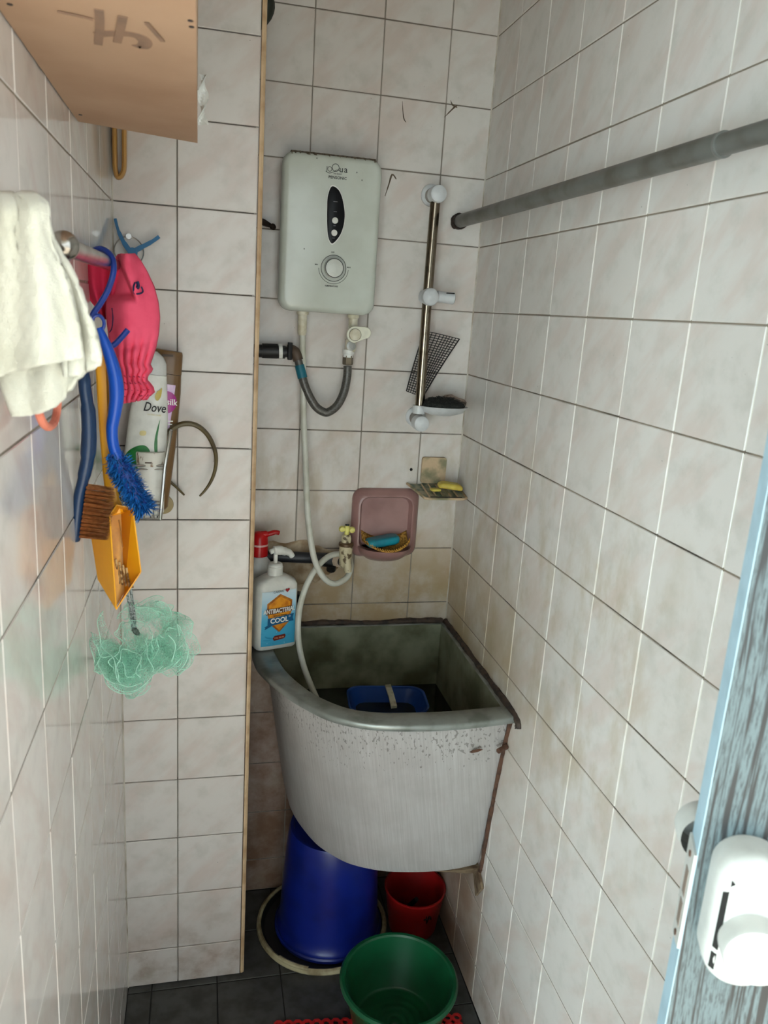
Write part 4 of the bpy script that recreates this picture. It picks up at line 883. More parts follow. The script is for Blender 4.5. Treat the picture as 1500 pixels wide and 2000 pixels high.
# white towel, on its own hook nearer the door
hkc = V(XL, -1.183, 1.600)
hk = thing('towel_hook', 'small white wall hook holding the white towel', 'hook', hkc)
part(hk, 'plate', MB().box(hkc+V(0.002, 0, 0), (0.004, 0.018, 0.03)), M_WHITE)
part(hk, 'prong', MB().tube(cr([hkc+V(0.004, 0, 0.004), hkc+V(0.008, 0, 0.000), hkc+V(0.013, 0, 0.003), hkc+V(0.014, 0, 0.008)], 4), 0.004, 10), M_WHITE)
tw = NT('white_terry'); p = tw.pos()
nz = tw.noise(p, 900, 2, 0.7)
tw.set(Base_Color=tw.mix(tw.ramp(tw.noise(p, 20, 3), 0.4, 0.7), lin((216, 214, 200)), lin((204, 202, 186))), Roughness=0.95, Sheen_Weight=0.4, Specular_IOR_Level=0.1)
tw.bump(nz, 0.9, 0.0018)
M_TERRY = tw.m
towel = thing('face_towel', 'white terry face towel hanging at the left edge', 'towel', PY(60, 810, -1.17))
def interp(tab, y):
    for (y0, x0), (y1, x1) in zip(tab[:-1], tab[1:]):
        if y0 <= y <= y1: return x0+(x1-x0)*(y-y0)/(y1-y0)
    return tab[-1][1] if y > tab[-1][0] else tab[0][1]
def clampx(q): q.x = max(q.x, XL+0.006); return q
def layer(lt, rtb, y0, y1f, dep, fold, nu=26, nv=46, seed=0, tip=0.02):
    """cloth between a left and a right pixel-free outline given in the photo's measure, hung at depth dep"""
    rg = random.Random(seed); ph = rg.uniform(0, 6)
    def fn(u, v):
        yb = y1f(u); py_ = y0+(yb-y0)*v
        a, b = interp(lt, py_), interp(rtb, py_); px_ = a+(b-a)*u
        d = dep+fold*math.sin(u*5.5+ph+v*0.8)*(0.25+0.75*v)+0.004*math.sin(u*13+v*3+ph)
        d += tip*max(0, 1-v*9)**2*1.0+0.0012*math.sin(u*41+v*17)*math.sin(v*37)
        return clampx(PY(px_, py_, d))
    return MB().grid(fn, nu, nv)
LT = [(370, -22), (830, -22)]
mA = layer(LT, [(378, 58), (384, 72), (398, 94), (420, 94), (445, 96), (470, 102), (545, 130), (640, 155), (700, 163), (745, 168)], 380, lambda u: 742-42*u-6*math.sin(u*PI), -1.200, 0.010, seed=1)
tA = part(towel, 'front_fold', mA, M_TERRY, angle=80)
mB_ = layer([(440, 70), (470, 90), (545, 110), (640, 120), (730, 125)], [(440, 92), (470, 102), (500, 120), (545, 148), (600, 168), (640, 182), (690, 195), (708, 198), (730, 198)], 440, lambda u: 736-26*u*u, -1.182, 0.004, 14, 30, seed=5, tip=0)
tB = part(towel, 'side_fold', mB_, M_TERRY, angle=80)
mC = layer([(600, -10), (740, -2), (790, 18), (812, 26)], [(600, 150), (700, 164), (730, 165), (745, 163), (815, 163)], 600, lambda u: 813-2*u-86*u**3.0, -1.170, 0.003, 24, 30, seed=8, tip=0)
tC = part(towel, 'back_fold', mC, M_TERRY, angle=80)
for t_ in (tA, tB, tC):
    m_ = t_.modifiers.new('thick', 'SOLIDIFY'); m_.thickness = 0.0055; m_.offset = 0
# salmon loop below the towel
M_SAL = pm('salmon_rubber', (222, 130, 106), 0.5, c2=(196, 104, 82), ns=40)
ps = [PX(71, 740, -0.772), PX(71, 770, -0.772), PX(74, 800, -0.772), PX(84, 826, -0.772), PX(96, 834, -0.772), PX(107, 822, -0.772), PX(112, 795, -0.772), PX(113, 760, -0.772), PX(106, 722, -0.772), PX(90, 712, -0.772), PX(77, 720, -0.772)]
sl_ = thing('rubber_loop', 'salmon pink loop hanging below the white towel', 'loop', ps[4])
part(sl_, 'ring', MB().ring(cr(ps, 5, True), 0.0038, 10), M_SAL)
hb_ = ps[9]; part(sl_, 'hook', MB().tube(cr([V(XL, hb_.y, hb_.z+0.004), V(-0.778, hb_.y, hb_.z+0.0035), V(-0.768, hb_.y, hb_.z+0.001), V(-0.764, hb_.y, hb_.z+0.008)], 4), 0.003, 8), M_WHITE)

# blue hook
M_BHK = pm('blue_hook', (16, 56, 148), 0.35, c2=(12, 42, 118), ns=20)
yk = -0.735
kp = [PY(186, 500, yk+0.016), PY(184, 490, yk+0.010), PY(196, 486, yk+0.004), PY(212, 494, yk-0.002), PY(221, 510, yk-0.008), PY(221, 535, yk-0.012), PY(210, 568, yk-0.014), PY(194, 596, yk-0.014), PY(180, 618, yk-0.014), PY(178, 645, yk-0.012), PY(186, 668, yk-0.008), PY(204, 680, yk-0.004), PY(222, 674, yk-0.002), PY(238, 658, yk-0.002), PY(250, 644, yk-0.002)]
shk = single('blue_hook', MB().tube(cr(kp, 6), 0.0038, 10), M_BHK, 'bright blue plastic hook slung over the towel bar', 'hook')

def clumps(m, n, fn, rg, r=0.0016, sides=3):
    for k in range(n):
        a, b = fn(k); 
        m.loft([[a+V(r*math.cos(2*PI*j/sides+k), r*math.sin(2*PI*j/sides+k), 0.3*r*math.sin(j+k)) for j in range(sides)], [b+V(r*0.35*math.cos(2*PI*j/sides), r*0.35*math.sin(2*PI*j/sides), 0) for j in range(sides)]], False, True)
# blue brush
yb_ = -0.765
M_BBR = pm('blue_brush_plastic', (10, 78, 184), 0.35, c2=(10, 58, 148), ns=12)
bb_ = thing('blue_brush', 'bright blue long handled brush with shaggy blue bristles', 'brush', PY(280, 1000, yb_))
hpth = cr([PY(194, 640, yb_), PY(202, 660, yb_), PY(213, 690, yb_), PY(224, 730, yb_), PY(228, 770, yb_), PY(224, 806, yb_), PY(219, 836, yb_), PY(221, 866, yb_), PY(229, 892, yb_), PY(240, 910, yb_)], 5)
nh = len(hpth); hr = [0.0042+0.0068*min(1, (i/nh)*2.4)+(0.0018*math.sin(i/nh*PI*2)) for i in range(nh)]
part(bb_, 'handle', MB().tube(hpth, hr, 14, flat=0.8), M_BBR)
part(bb_, 'hanging_loop', MB().ring([PY(192, 650, yb_)+V(0.0062*math.cos(2*PI*k/18)*1.2, 0, 0.0062*math.sin(2*PI*k/18)*1.6+0.012) for k in range(18)], 0.0022, 8), M_BHK)
ax0, ax1 = PY(222, 885, yb_), PY(284, 995, yb_)
part(bb_, 'head', MB().tube([ax0, ax0.lerp(ax1, 0.3), ax0.lerp(ax1, 0.7), ax1], [0.009, 0.0125, 0.0115, 0.007], 12), pm('brush_core_blue', (10, 52, 130), 0.6))
rg = random.Random(31); br = MB(); adir = (ax1-ax0).normalized(); s1 = adir.cross(V(0, 1, 0)).normalized(); s2 = adir.cross(s1)
def bfn(k):
    t = rg.uniform(-0.02, 1.02); a = rg.uniform(0, 2*PI); rad = s1*math.cos(a)+s2*math.sin(a)
    c = ax0.lerp(ax1, t); L = (0.0195 if t > 0.12 else 0.013)*rg.uniform(0.75, 1.1)
    return c+rad*0.006, c+rad*L+adir*rg.uniform(-0.006, 0.008)+V(0, 0, -0.003)
clumps(br, 1500, bfn, rg, 0.0017)
o = part(bb_, 'bristles', br, pm('blue_bristle', (30, 122, 204), 0.55, c2=(18, 92, 172), ns=300), 'shaggy blue bristles'); o['kind'] = 'stuff'

# yellow litter scoop
M_SCP = pm('yellow_scoop', (238, 168, 24), 0.42, c2=(222, 146, 18), ns=8)
ys = -0.745
scp = thing('yellow_scoop', 'orange yellow slotted scoop hanging by its long handle', 'scoop', PY(227, 1190, ys))
hp_ = [PY(192, 655, ys), PY(196, 690, ys), PY(201, 760, ys), PY(206, 840, ys), PY(213, 920, ys), PY(222, 985, ys), PY(226, 1004, ys)]
part(scp, 'handle', MB().tube(cr(hp_, 5), [0.0062, 0.0075, 0.0078, 0.0078, 0.0085, 0.0105, 0.0125], 8, flat=0.5, up=(1, 0, 0)), M_SCP, angle=30)
part(scp, 'handle_groove', MB().tube(cr([PY(209, 700, ys-0.0045), PY(212, 800, ys-0.0045), PY(218, 920, ys-0.005)], 5), 0.0016, 6), pm('scoop_groove_brown', (150, 98, 20), 0.6))
def plate(name, pts, th, mat=M_SCP):
    P = [Vector(q) for q in pts]; n = (P[1]-P[0]).cross(P[2]-P[0]).normalized()*th
    return part(scp, name, MB().loft([P, [q+n for q in P]]), mat, angle=20)
BLt, BLb = PY(174, 1024, -0.735), PY(191, 1132, -0.735)
NRt, NRb = PY(213, 1006, -0.790), PY(226, 1190, -0.772)
BRt, BRb = PY(236, 996, -0.722), PY(243, 1158, -0.735)
FRt, FRb = PY(258, 992, -0.770), PY(274, 1117, -0.768)
plate('side_wall', [BLt, NRt, NRb, BLb], 0.0018)
plate('floor', [BLt+V(0.004, 0.004, 0), BRt, BRb, NRb+V(0, 0.006, 0.002), BLb+V(0.004, 0.004, 0)], 0.0018, pm('scoop_floor', (226, 158, 40), 0.45, c2=(190, 130, 40), ns=30))
plate('side_wall', [BRt, FRt, FRb, BRb], 0.0018)
plate('tip', [BRb, FRb, NRb], 0.0016)
plate('back_wall', [BLt, BRt, FRt, PY(228, 985, -0.775), NRt], 0.0018, pm('scoop_back_shaded', (204, 138, 26), 0.5))  # darker yellow than the side walls: shade of the top put into the colour
for k in range(5):
    a = PY(226+7*k, 1098+7*k*0.8-6, -0.7475); b = PY(233+6.5*k, 1140+2*k, -0.7485)
    part(scp, 'slot', MB().tube([a, b], 0.0017, 6), pm('scoop_slot', (110, 78, 40), 0.7, c2=(190, 160, 110), ns=120, amt=(0.45, 0.55)))
part(scp, 'crease', MB().tube([PY(232, 1015, -0.741), PY(240, 1070, -0.745)], 0.0009, 5), pm('scoop_groove_brown', (150, 98, 20), 0.6))
# navy brush with tan bristles
yn_ = -0.80
M_NVY = pm('navy_plastic', (10, 46, 84), 0.35, c2=(8, 38, 70), ns=10)
nb_ = thing('navy_brush', 'navy blue brush with brown bristles hanging nearest the wall', 'brush', PY(147, 1058, yn_))
np_ = cr([PY(176, 690, yn_+0.02), PY(165, 740, yn_), PY(172, 800, yn_), PY(174, 850, yn_), PY(171, 895, yn_), PY(163, 935, yn_), PY(155, 970, yn_), PY(150, 1015, yn_), PY(146, 1056, yn_)], 5)
part(nb_, 'handle', MB().tube(np_, [0.006, 0.0088, 0.0105, 0.011, 0.0095, 0.0082, 0.0085, 0.0085, 0.0072], 14, flat=0.85), M_NVY)
rg = random.Random(12); b2 = MB(); c0_, c1_ = PY(166, 948, yn_), PY(152, 1050, yn_); tx = V(0.94, 0.30, -0.12)
def nfn(k):
    row = k % 13; t = (row+rg.uniform(0.0, 1.0)*0.55)/13; c = c0_.lerp(c1_, t)+V(0.003, rg.uniform(-0.010, 0.010), 0)
    L = 0.034*rg.uniform(0.9, 1.08)*(0.92 if row == 0 else 1)
    return c, c+tx*L+V(0, rg.uniform(-0.003, 0.003), -0.003)
clumps(b2, 1500, nfn, rg, 0.0009)
o = part(nb_, 'bristles', b2, pm('brown_bristle', (214, 146, 88), 0.6, c2=(176, 108, 58), ns=160), 'brown bristles in close rows'); o['kind'] = 'stuff'

# ------------------------------------------------------------------ pink gathered cloth over the bar
M_PINK = pm('pink_cloth', (236, 84, 116), 0.85, c2=(224, 70, 102), ns=30, bump=0.25, bs=500)
M_NAVYL = pm('navy_print_line', (30, 34, 78), 0.7)
pk = thing('pink_bonnet', 'pink cloth bonnet with gathered elastic hem on the towel bar', 'bonnet', PY(260, 785, -0.62))
def tabl(l): return l
PL = [(496, 232), (520, 219), (560, 211), (610, 208), (660, 214), (700, 222), (740, 236), (770, 234), (790, 238)]
PRt = [(496, 262), (510, 274), (530, 286), (560, 300), (590, 308), (620, 311), (650, 309), (680, 303), (700, 296), (712, 292), (722, 298), (732, 288), (742, 286), (756, 300), (766, 303), (780, 286), (790, 280)]
yp = -0.64
def pkf(u, v):
    py_ = 496+(789-496)*v+(-10*u if v > 0.97 else 0); a, b = interp(PL, py_), interp(PRt, py_)
    px_ = a+(b-a)*u
    cuff = 1.0 if py_ > 700 else max(0, (py_-640)/60)
    bulge = 0.034*math.sin(PI*u)**0.8*math.sin(PI*min(1, v*0.9+0.08))**0.6
    fold = 0.004*math.sin(u*9+v*4)*(1-cuff)+0.0045*math.sin(u*34+v*7)*cuff+0.003*math.sin(v*60+u*6)*cuff*math.sin(PI*u)
    xl2 = 236+(py_-505)*0.38
    if py_ < 590: fold += 0.026*min(1, max(0, (xl2-px_)/6+0.3))*min(1, (590-py_)/16)
    return PY(px_, py_, yp-bulge+fold)
fpk = part(pk, 'crown', MB().grid(pkf, 46, 64), M_PINK, angle=80)
def pkb(u, v):
    py_ = 508+110*v; a = interp([(500, 132), (520, 142), (560, 160), (600, 186), (620, 196)], py_); b = interp([(500, 238), (560, 228), (600, 222), (620, 216)], py_)
    return PY(a+(b-a)*u, py_+6*math.sin(u*PI)*v, -0.615+0.012*math.sin(u*11+v*2)+0.006*math.sin(u*5))
bpk = part(pk, 'inner_side', MB().grid(pkb, 30, 22), pm('pink_cloth_inner', (214, 44, 84), 0.85, c2=(196, 34, 70), ns=30), angle=80)
def pktop(u, v):
    a = PY(232+30*u, 497, yp-0.004); c = a+V(0, 0.02*v, -0.004*v*v+0.006*math.sin(PI*v)); return c
for o in (fpk, bpk):
    m_ = o.modifiers.new('thick', 'SOLIDIFY'); m_.thickness = 0.0016; m_.offset = 1
def onp(px_, py_, off=0.0035):
    v = (py_-496)/293; a, b = interp(PL, py_), interp(PRt, py_); u = (px_-a)/(b-a); q = pkf(min(max(u, 0.02), 0.98), v); return q+(CAM-q).normalized()*off
for pts, r in (([(264, 552), (261, 560), (262, 572), (270, 574), (279, 570), (276, 560)], 0.0012), ([(268, 550), (270, 558), (268, 563)], 0.0026), ([(219, 602), (221, 620), (219, 640), (215, 648), (210, 648)], 0.0010)):
    part(pk, 'print_line', MB().tube(cr([onp(a, b) for a, b in pts], 4), r, 6), M_NAVYL, 'dark navy printed outline')
gl = MB()
for j, yy in enumerate((736, 748, 760, 772)):
    P = [onp(236+k*(interp(PRt, yy)-242)/14, yy+2.5*math.sin(k*2.3+j), 0.002) for k in range(15)]; gl.tube(cr(P, 3), 0.0009, 5)
part(pk, 'elastic', gl, pm('elastic_dark_pink', (176, 44, 76), 0.8), 'gathered elastic stitching')
part(pk, 'label_tag', MB().box(PY(163, 540, -0.632), (0.006, 0.001, 0.02)), M_WHITE)

# blue clip and steel ring on the pillar
rc_ = PY(252, 491, YC-0.010)
sr = thing('suction_ring', 'thin steel ring hanging on the pillar behind the blue clip', 'ring', (rc_.x, YC, rc_.z-0.03))
part(sr, 'ring', MB().ring([rc_+V(0.0255*math.cos(2*PI*k/36), 0, 0.0255*math.sin(2*PI*k/36)) for k in range(36)], 0.0011, 8), M_STEEL)
part(sr, 'stud', MB().lathe([(0.005, 0), (0.005, 0.012)], (rc_.x, YC, rc_.z+0.026), 12, (0, -1, 0), True, True), M_STEEL)
M_CLIP = pm('teal_blue_clip', (8, 96, 142), 0.4)
cy = YC-0.018; clp = thing('blue_clip', 'teal blue plastic clip with spread arms on the steel ring', 'clip', PY(268, 520, cy))
def flat(pts, w_):
    P = cr([PY(a, b, cy) for a, b in pts], 4); rs = []
    for i, q in enumerate(P):
        t = (P[min(i+1, len(P)-1)]-P[max(i-1, 0)]).normalized(); s = V(-t.z, 0, t.x)*(w_[min(i*len(w_)//len(P), len(w_)-1)])
        rs.append([q-s+V(0, -0.003, 0), q+s+V(0, -0.003, 0), q+s+V(0, 0.003, 0), q-s+V(0, 0.003, 0)])
    return MB().loft(rs)
part(clp, 'arm', flat([(225, 427), (231, 450), (241, 472), (252, 488), (262, 500), (270, 520)], [0.0024, 0.0034, 0.0044, 0.0055, 0.006]), M_CLIP)
part(clp, 'arm', flat([(311, 462), (297, 472), (280, 481), (264, 490), (255, 500), (250, 518)], [0.0030, 0.0036, 0.0042, 0.0058, 0.006]), M_CLIP)
part(clp, 'pivot', MB().lathe([(0.0085, -0.004), (0.0085, 0.0045)], PY(259, 493, cy), 16, (0, -1, 0), True, True), M_CLIP)

# ------------------------------------------------------------------ wire caddy with bottles
yf_, yb2 = YC-0.092, YC-0.006
cad = thing('wire_caddy', 'chrome wire shower caddy fixed on the pillar corner', 'caddy', PY(262, 1010, yf_))
TR, BR = PY(334, 842, yf_+0.03), PY(313, 1014, yf_)
xl_ = XL+0.012
BLf = V(xl_, yf_, BR.z+0.002); M1 = PY(322, 911, yf_); M2 = PY(317, 980, yf_)
TRb = V(TR.x-0.002, yb2, TR.z); BRb_ = V(BR.x-0.0, yb2, BR.z)
wires = {'front_post': [TRb, TR, TR.lerp(BR, 0.5), BR, BRb_], 'bottom_rail': [BLf, BR], 'front_rail': [V(xl_, yf_, M1.z), M1], 'back_rail': [V(xl_, yb2, BR.z), BRb_]}
part(cad, 'side_frame', MB().tube([TRb, TR], 0.0026, 8).tube([TR, M1, BR], 0.0034, 8).tube([BR, BRb_, V(TR.x, yb2, TR.z)], 0.0026, 8), M_STEEL)
for nm, zz_, r in (('front_rail', M1.z, 0.0022), ('front_rail', M1.z-0.007, 0.0016), ('front_rail', M2.z, 0.0018), ('front_rail', M2.z-0.006, 0.0016), ('bottom_rail', BR.z, 0.0028)):
    k = TR.x+(BR.x-TR.x)*(TR.z-zz_)/(TR.z-BR.z); part(cad, nm, MB().tube([V(xl_, yf_, zz_), V(k, yf_ if zz_ < M1.z-0.05 else yf_+0.008, zz_)], r, 8), M_STEEL)
for zz_ in (M1.z, BR.z):
    part(cad, 'side_rail', MB().tube([V(xl_, yf_, zz_), V(xl_, yb2, zz_)], 0.0022, 8), M_STEEL); part(cad, 'back_rail', MB().tube([V(xl_, yb2, zz_), V(BR.x+(TR.x-BR.x)*(zz_-BR.z)/(TR.z-BR.z), yb2, zz_)], 0.0022, 8), M_STEEL)
for k in range(6):
    xx = xl_+(BR.x-xl_)*(k+0.5)/6; part(cad, 'floor_wire', MB().tube([V(xx, yf_, BR.z), V(xx, yb2, BR.z)], 0.0015, 6), M_STEEL)
part(cad, 'corner_post', MB().tube([V(xl_, yf_, M1.z), V(xl_, yf_, BR.z)], 0.0024, 8), M_STEEL)
part(cad, 'inner_post', MB().tube([PY(303, 985, yf_), PY(300, 1012, yf_)], 0.0018, 6), M_STEEL)
sq = PY(319, 985, YC)
part(cad, 'suction_cup', MB().lathe([(0.020, 0.0), (0.019, 0.003), (0.010, 0.006), (0.006, 0.012)], (sq.x, YC, sq.z), 28, (0, -1, 0), True, True), pm('amber_rubber', (188, 166, 120), 0.3, trans=0.3), 'amber suction cup')
s3 = PX(203, 905, XL)
part(cad, 'suction_cup', MB().lathe([(0.016, 0.0), (0.015, 0.003), (0.008, 0.006), (0.005, 0.012)], (XL, -0.40, s3.z), 24, (1, 0, 0), True, True), pm('clear_grey_rubber', (150, 154, 154), 0.25, trans=0.4))
part(cad, 'corner_rail', MB().tube([V(xl_, yf_, M1.z), V(xl_, -0.40, s3.z+0.0)], 0.0022, 8), M_STEEL)
zfl = BR.z+0.003
def flask(name, label, b0, t0, w_, d_, mat, tilt_axis=None, shoulders=()):
    """flat bottle between base point b0 and top point t0, oval section"""
    th = thing(name, label, 'bottle', b0); ax = (t0-b0); L = ax.length; ax.normalize()
    S = (V(1, 0, 0)-ax*ax.x).normalized(); F = ax.cross(S)
    return th, ax, L, S, F
def oval(c, S, F, a, b, n=28, p=2.6):
    out = []
    for k in range(n):
        t = 2*PI*k/n; cx, sy = math.cos(t), math.sin(t)
        out.append(c+S*(a*math.copysign(abs(cx)**(2/p), cx))+F*(b*math.copysign(abs(sy)**(2/p), sy)))
    return out
# white conditioner
M_DV = pm('cream_white_bottle', (226, 226, 220), 0.35)
b0 = PY(275, 985, YC-0.060); t0 = PY(301, 686, YC-0.046); b0.z = zfl+0.003
dv, ax, L, S, F = flask('white_conditioner_bottle', 'white bottle with green leaf print leaning in the caddy', b0, t0, 0, 0, None)
part(dv, 'body', MB().loft([oval(b0+ax*(L*t), S, F, a, b) for t, a, b in ((0, 0.034, 0.018), (0.02, 0.0375, 0.0205), (0.35, 0.0385, 0.021), (0.62, 0.0345, 0.020), (0.80, 0.0285, 0.018), (0.86, 0.0262, 0.017))]), M_DV, angle=60)
part(dv, 'cap', MB().loft([oval(b0+ax*(L*t)+S*sx_, S, F, a, b) for t, a, b, sx_ in ((0.862, 0.0262, 0.017, 0), (0.93, 0.0245, 0.0165, 0.0), (0.97, 0.020, 0.0155, -0.002), (1.0, 0.012, 0.012, -0.006))]), pm('pearl_grey_cap', (206, 206, 204), 0.3), angle=60)
def dvp(s, t, off=0.0008):
    w_ = 0.0385+(0.0345-0.0385)*max(0, (t-0.35)/0.27) if t < 0.62 else 0.0345+(0.0285-0.0345)*(t-0.62)/0.18
    dd_ = 0.0205*(max(0.0, 1-abs(s)**2.6))**(1/2.6); dd_ = 0.0205*(1-abs(s)**2.6)**(1/2.6) if abs(s) < 1 else 0
    q = b0+ax*(L*t)+S*(s*w_); f = F if F.y < 0 else -F
    return q+f*(dd_+off)
def dpoly(name, pts, mat, off=0.0008): decal(dv, name, dvp, pts, mat, off)
M_LEAF = pm('label_green', (26, 116, 48), 0.4, c2=(16, 92, 36), ns=60)
dpoly('leaf_print', [(-0.86, 0.26), (-0.9, 0.36), (-0.5, 0.415), (-0.05, 0.43), (0.22, 0.40), (0.22, 0.35), (0.0, 0.30), (-0.4, 0.275)], M_LEAF)
dpoly('leaf_print', [(0.12, 0.29), (0.42, 0.335), (0.66, 0.385), (0.86, 0.375), (0.76, 0.33), (0.52, 0.29), (0.3, 0.28)], M_LEAF)
dpoly('leaf_print', [(0.50, 0.36), (0.40, 0.44), (0.46, 0.52), (0.62, 0.60), (0.54, 0.52), (0.56, 0.44), (0.58, 0.385)], M_LEAF)
dpoly('bird_print', [(0.30, 0.735), (0.42, 0.765), (0.58, 0.775), (0.70, 0.790), (0.66, 0.745), (0.52, 0.715), (0.38, 0.712)], pm('label_gold_bird', (198, 176, 84), 0.4))
dpoly('seal_print', [(-0.32, 0.515), (-0.05, 0.518), (-0.06, 0.493), (-0.32, 0.490)], pm('label_pale_gold', (222, 208, 150), 0.4))
f_ = F if F.y < 0 else -F
def dvt(s0, t0): return lambda x, y, z: dvp(s0+x/0.034, t0+y/L, 0.0012+z)
text(dv, 'lettering', 'Dove', 0.0235, b0, S, ax, M_INK, 0.008, shear=0.25, sx=0.78, proj=dvt(0.30, 0.665))
text(dv, 'lettering', 'ULTRA CARE', 0.0042, b0, S, ax, pm('label_pale_gold', (222, 208, 150), 0.4), proj=dvt(0.32, 0.622))
text(dv, 'lettering', 'HAIR FALL', 0.0062, b0, S, ax, pm('label_pale_green', (150, 200, 160), 0.4), proj=dvt(0.10, 0.295))
# brown shampoo
M_BRN = pm('brown_bottle', (112, 82, 46), 0.35, c2=(98, 70, 38), ns=14)
b1 = PY(292, 975, YC-0.026); t1 = PY(327, 684, YC-0.026); b1.z = zfl+0.003
ss, ax2, L2, S2, F2 = flask('brown_shampoo_bottle', 'brown bottle with flip cap behind the white conditioner bottle', b1, t1, 0, 0, None)
f2 = F2 if F2.y < 0 else -F2
part(ss, 'body', MB().loft([oval(b1+ax2*(L2*t), S2, F2, a, b) for t, a, b in ((0, 0.030, 0.013), (0.02, 0.034, 0.0155), (0.4, 0.0355, 0.016), (0.75, 0.033, 0.0155), (0.86, 0.0300, 0.015))]), M_BRN, angle=60)
part(ss, 'cap', MB().loft([oval(b1+ax2*(L2*t)+S2*sx_, S2, F2, a, b) for t, a, b, sx_ in ((0.863, 0.0305, 0.0155, 0), (0.94, 0.0295, 0.0155, 0.0), (0.985, 0.0275, 0.015, 0.001), (1.0, 0.025, 0.013, 0.002))]), M_BRN, angle=40)
part(ss, 'thumb_notch', MB().box(b1+ax2*(L2*0.972)+f2*0.0145+S2*0.002, (0.020, 0.004, 0.004)), pm('notch_dark_brown', (64, 44, 24), 0.5))
def ssp(s, t, off=0.0008):
    dd_ = 0.0158*(max(1e-6, 1-min(1, abs(s))**2.6))**(1/2.6); return b1+ax2*(L2*t)+S2*(s*0.034)+f2*(dd_+off)
def spoly(name, pts, mat, off=0.0008, sm=True): decal(ss, name, ssp, pts, mat, off, sm)
spoly('label_strip', [(0.0, 0.36), (0.44, 0.36), (0.60, 0.54), (0.66, 0.80), (0.1, 0.80)], pm('label_lilac', (196, 160, 206), 0.35, c2=(228, 206, 226), ns=40), 0.0006, False)
spoly('label_disc', [(0.30+0.52*math.cos(2*PI*k/12), 0.69+0.068*math.sin(2*PI*k/12)) for k in range(12)], pm('label_magenta', (160, 12, 128), 0.35), 0.0012)
text(ss, 'lettering', 'nsilk', 0.0165, b1, S2, ax2, M_WINK, 0.012, sx=0.9, proj=lambda x, y, z: ssp(0.46+x/0.034, 0.693+y/L2, 0.0016+z))
for t_, wd in ((0.575, 0.020), (0.555, 0.018), (0.50, 0.016), (0.485, 0.017)):
    part(ss, 'label_line', MB().box(ssp(0.45, t_, 0.0016), (wd, 0.0004, 0.0022)), M_WINK)
# white tub
M_TUB = pm('tub_white', (230, 228, 222), 0.4)
tb0 = PY(296, 990, YC-0.067); tb0 = V(BR.x-0.026, YC-0.0625, zfl)
b_ = PY(295, 905, YC-0.0625); tb0.x = b_.x-0.001
tub = thing('white_tub', 'white tub with worn scratched lid at the caddy front', 'tub', tb0)
hT = PY(295, 900, YC-0.066).z-zfl
part(tub, 'pot', MB().lathe([(0.0, 0.0), (0.022, 0.0), (0.024, 0.004), (0.0265, hT*0.92), (0.0255, hT)], tb0, 32, cap1=True), M_TUB)
part(tub, 'lid', MB().lathe([(0.0278, hT*0.93), (0.0284, hT+0.004), (0.0282, hT+0.016), (0.0270, hT+0.0185), (0.0, hT+0.019)], tb0, 36), pm('scratched_lid', (226, 222, 212), 0.5, c2=(150, 124, 100), ns=90, amt=(0.56, 0.66), stretch=(1, 1.8, 0.5)))
part(tub, 'chip_mark', MB().box(tb0+V(-0.002, -0.0284, hT+0.001), (0.012, 0.0008, 0.0022)), pm('notch_dark_brown', (64, 44, 24), 0.5))
# headband
M_HB = pm('brown_band', (92, 78, 44), 0.35, c2=(70, 56, 30), ns=20)
yh_ = YC-0.040
hb1 = cr([PY(360, 967, yh_+0.026), PY(344, 951, yh_+0.026), PY(327, 935, yh_+0.024), PY(312, 908, yh_+0.012), PY(312, 870, yh_-0.002), PY(328, 845, yh_-0.006), PY(345, 832, yh_-0.006), PY(364, 827, yh_-0.004), PY(384, 831, yh_-0.002), PY(402, 845, yh_), PY(415, 866, yh_), PY(422, 892, yh_), PY(420, 918, yh_), PY(412, 940, yh_), PY(401, 957, yh_), PY(390, 969, yh_)], 5)
hbd = thing('headband', 'brown toothed plastic headband hooked over the caddy', 'headband', PY(390, 969, yh_))
nb2 = len(hb1); part(hbd, 'band', MB().tube(hb1, [0.0018+0.0026*math.sin(PI*i/(nb2-1))**0.7 for i in range(nb2)], 8, flat=1.5), M_HB)
te = MB(); cen = sum(hb1[30:], V(0, 0, 0))/len(hb1[30:])
for i in range(28, 58):
    for f3 in (0.0, 0.5):
        q = hb1[i].lerp(hb1[min(i+1, nb2-1)], f3); d_ = (cen-q).normalized(); te.loft([[q+V(0.0008*math.cos(2*PI*j/3), 0.0008*math.sin(2*PI*j/3), 0)+d_*0.003 for j in range(3)], [q+d_*0.0072+V(0.0003*math.cos(2*PI*j/3), 0.0003*math.sin(2*PI*j/3), 0) for j in range(3)]])
o = part(hbd, 'teeth', te, M_HB); o['kind'] = 'stuff'

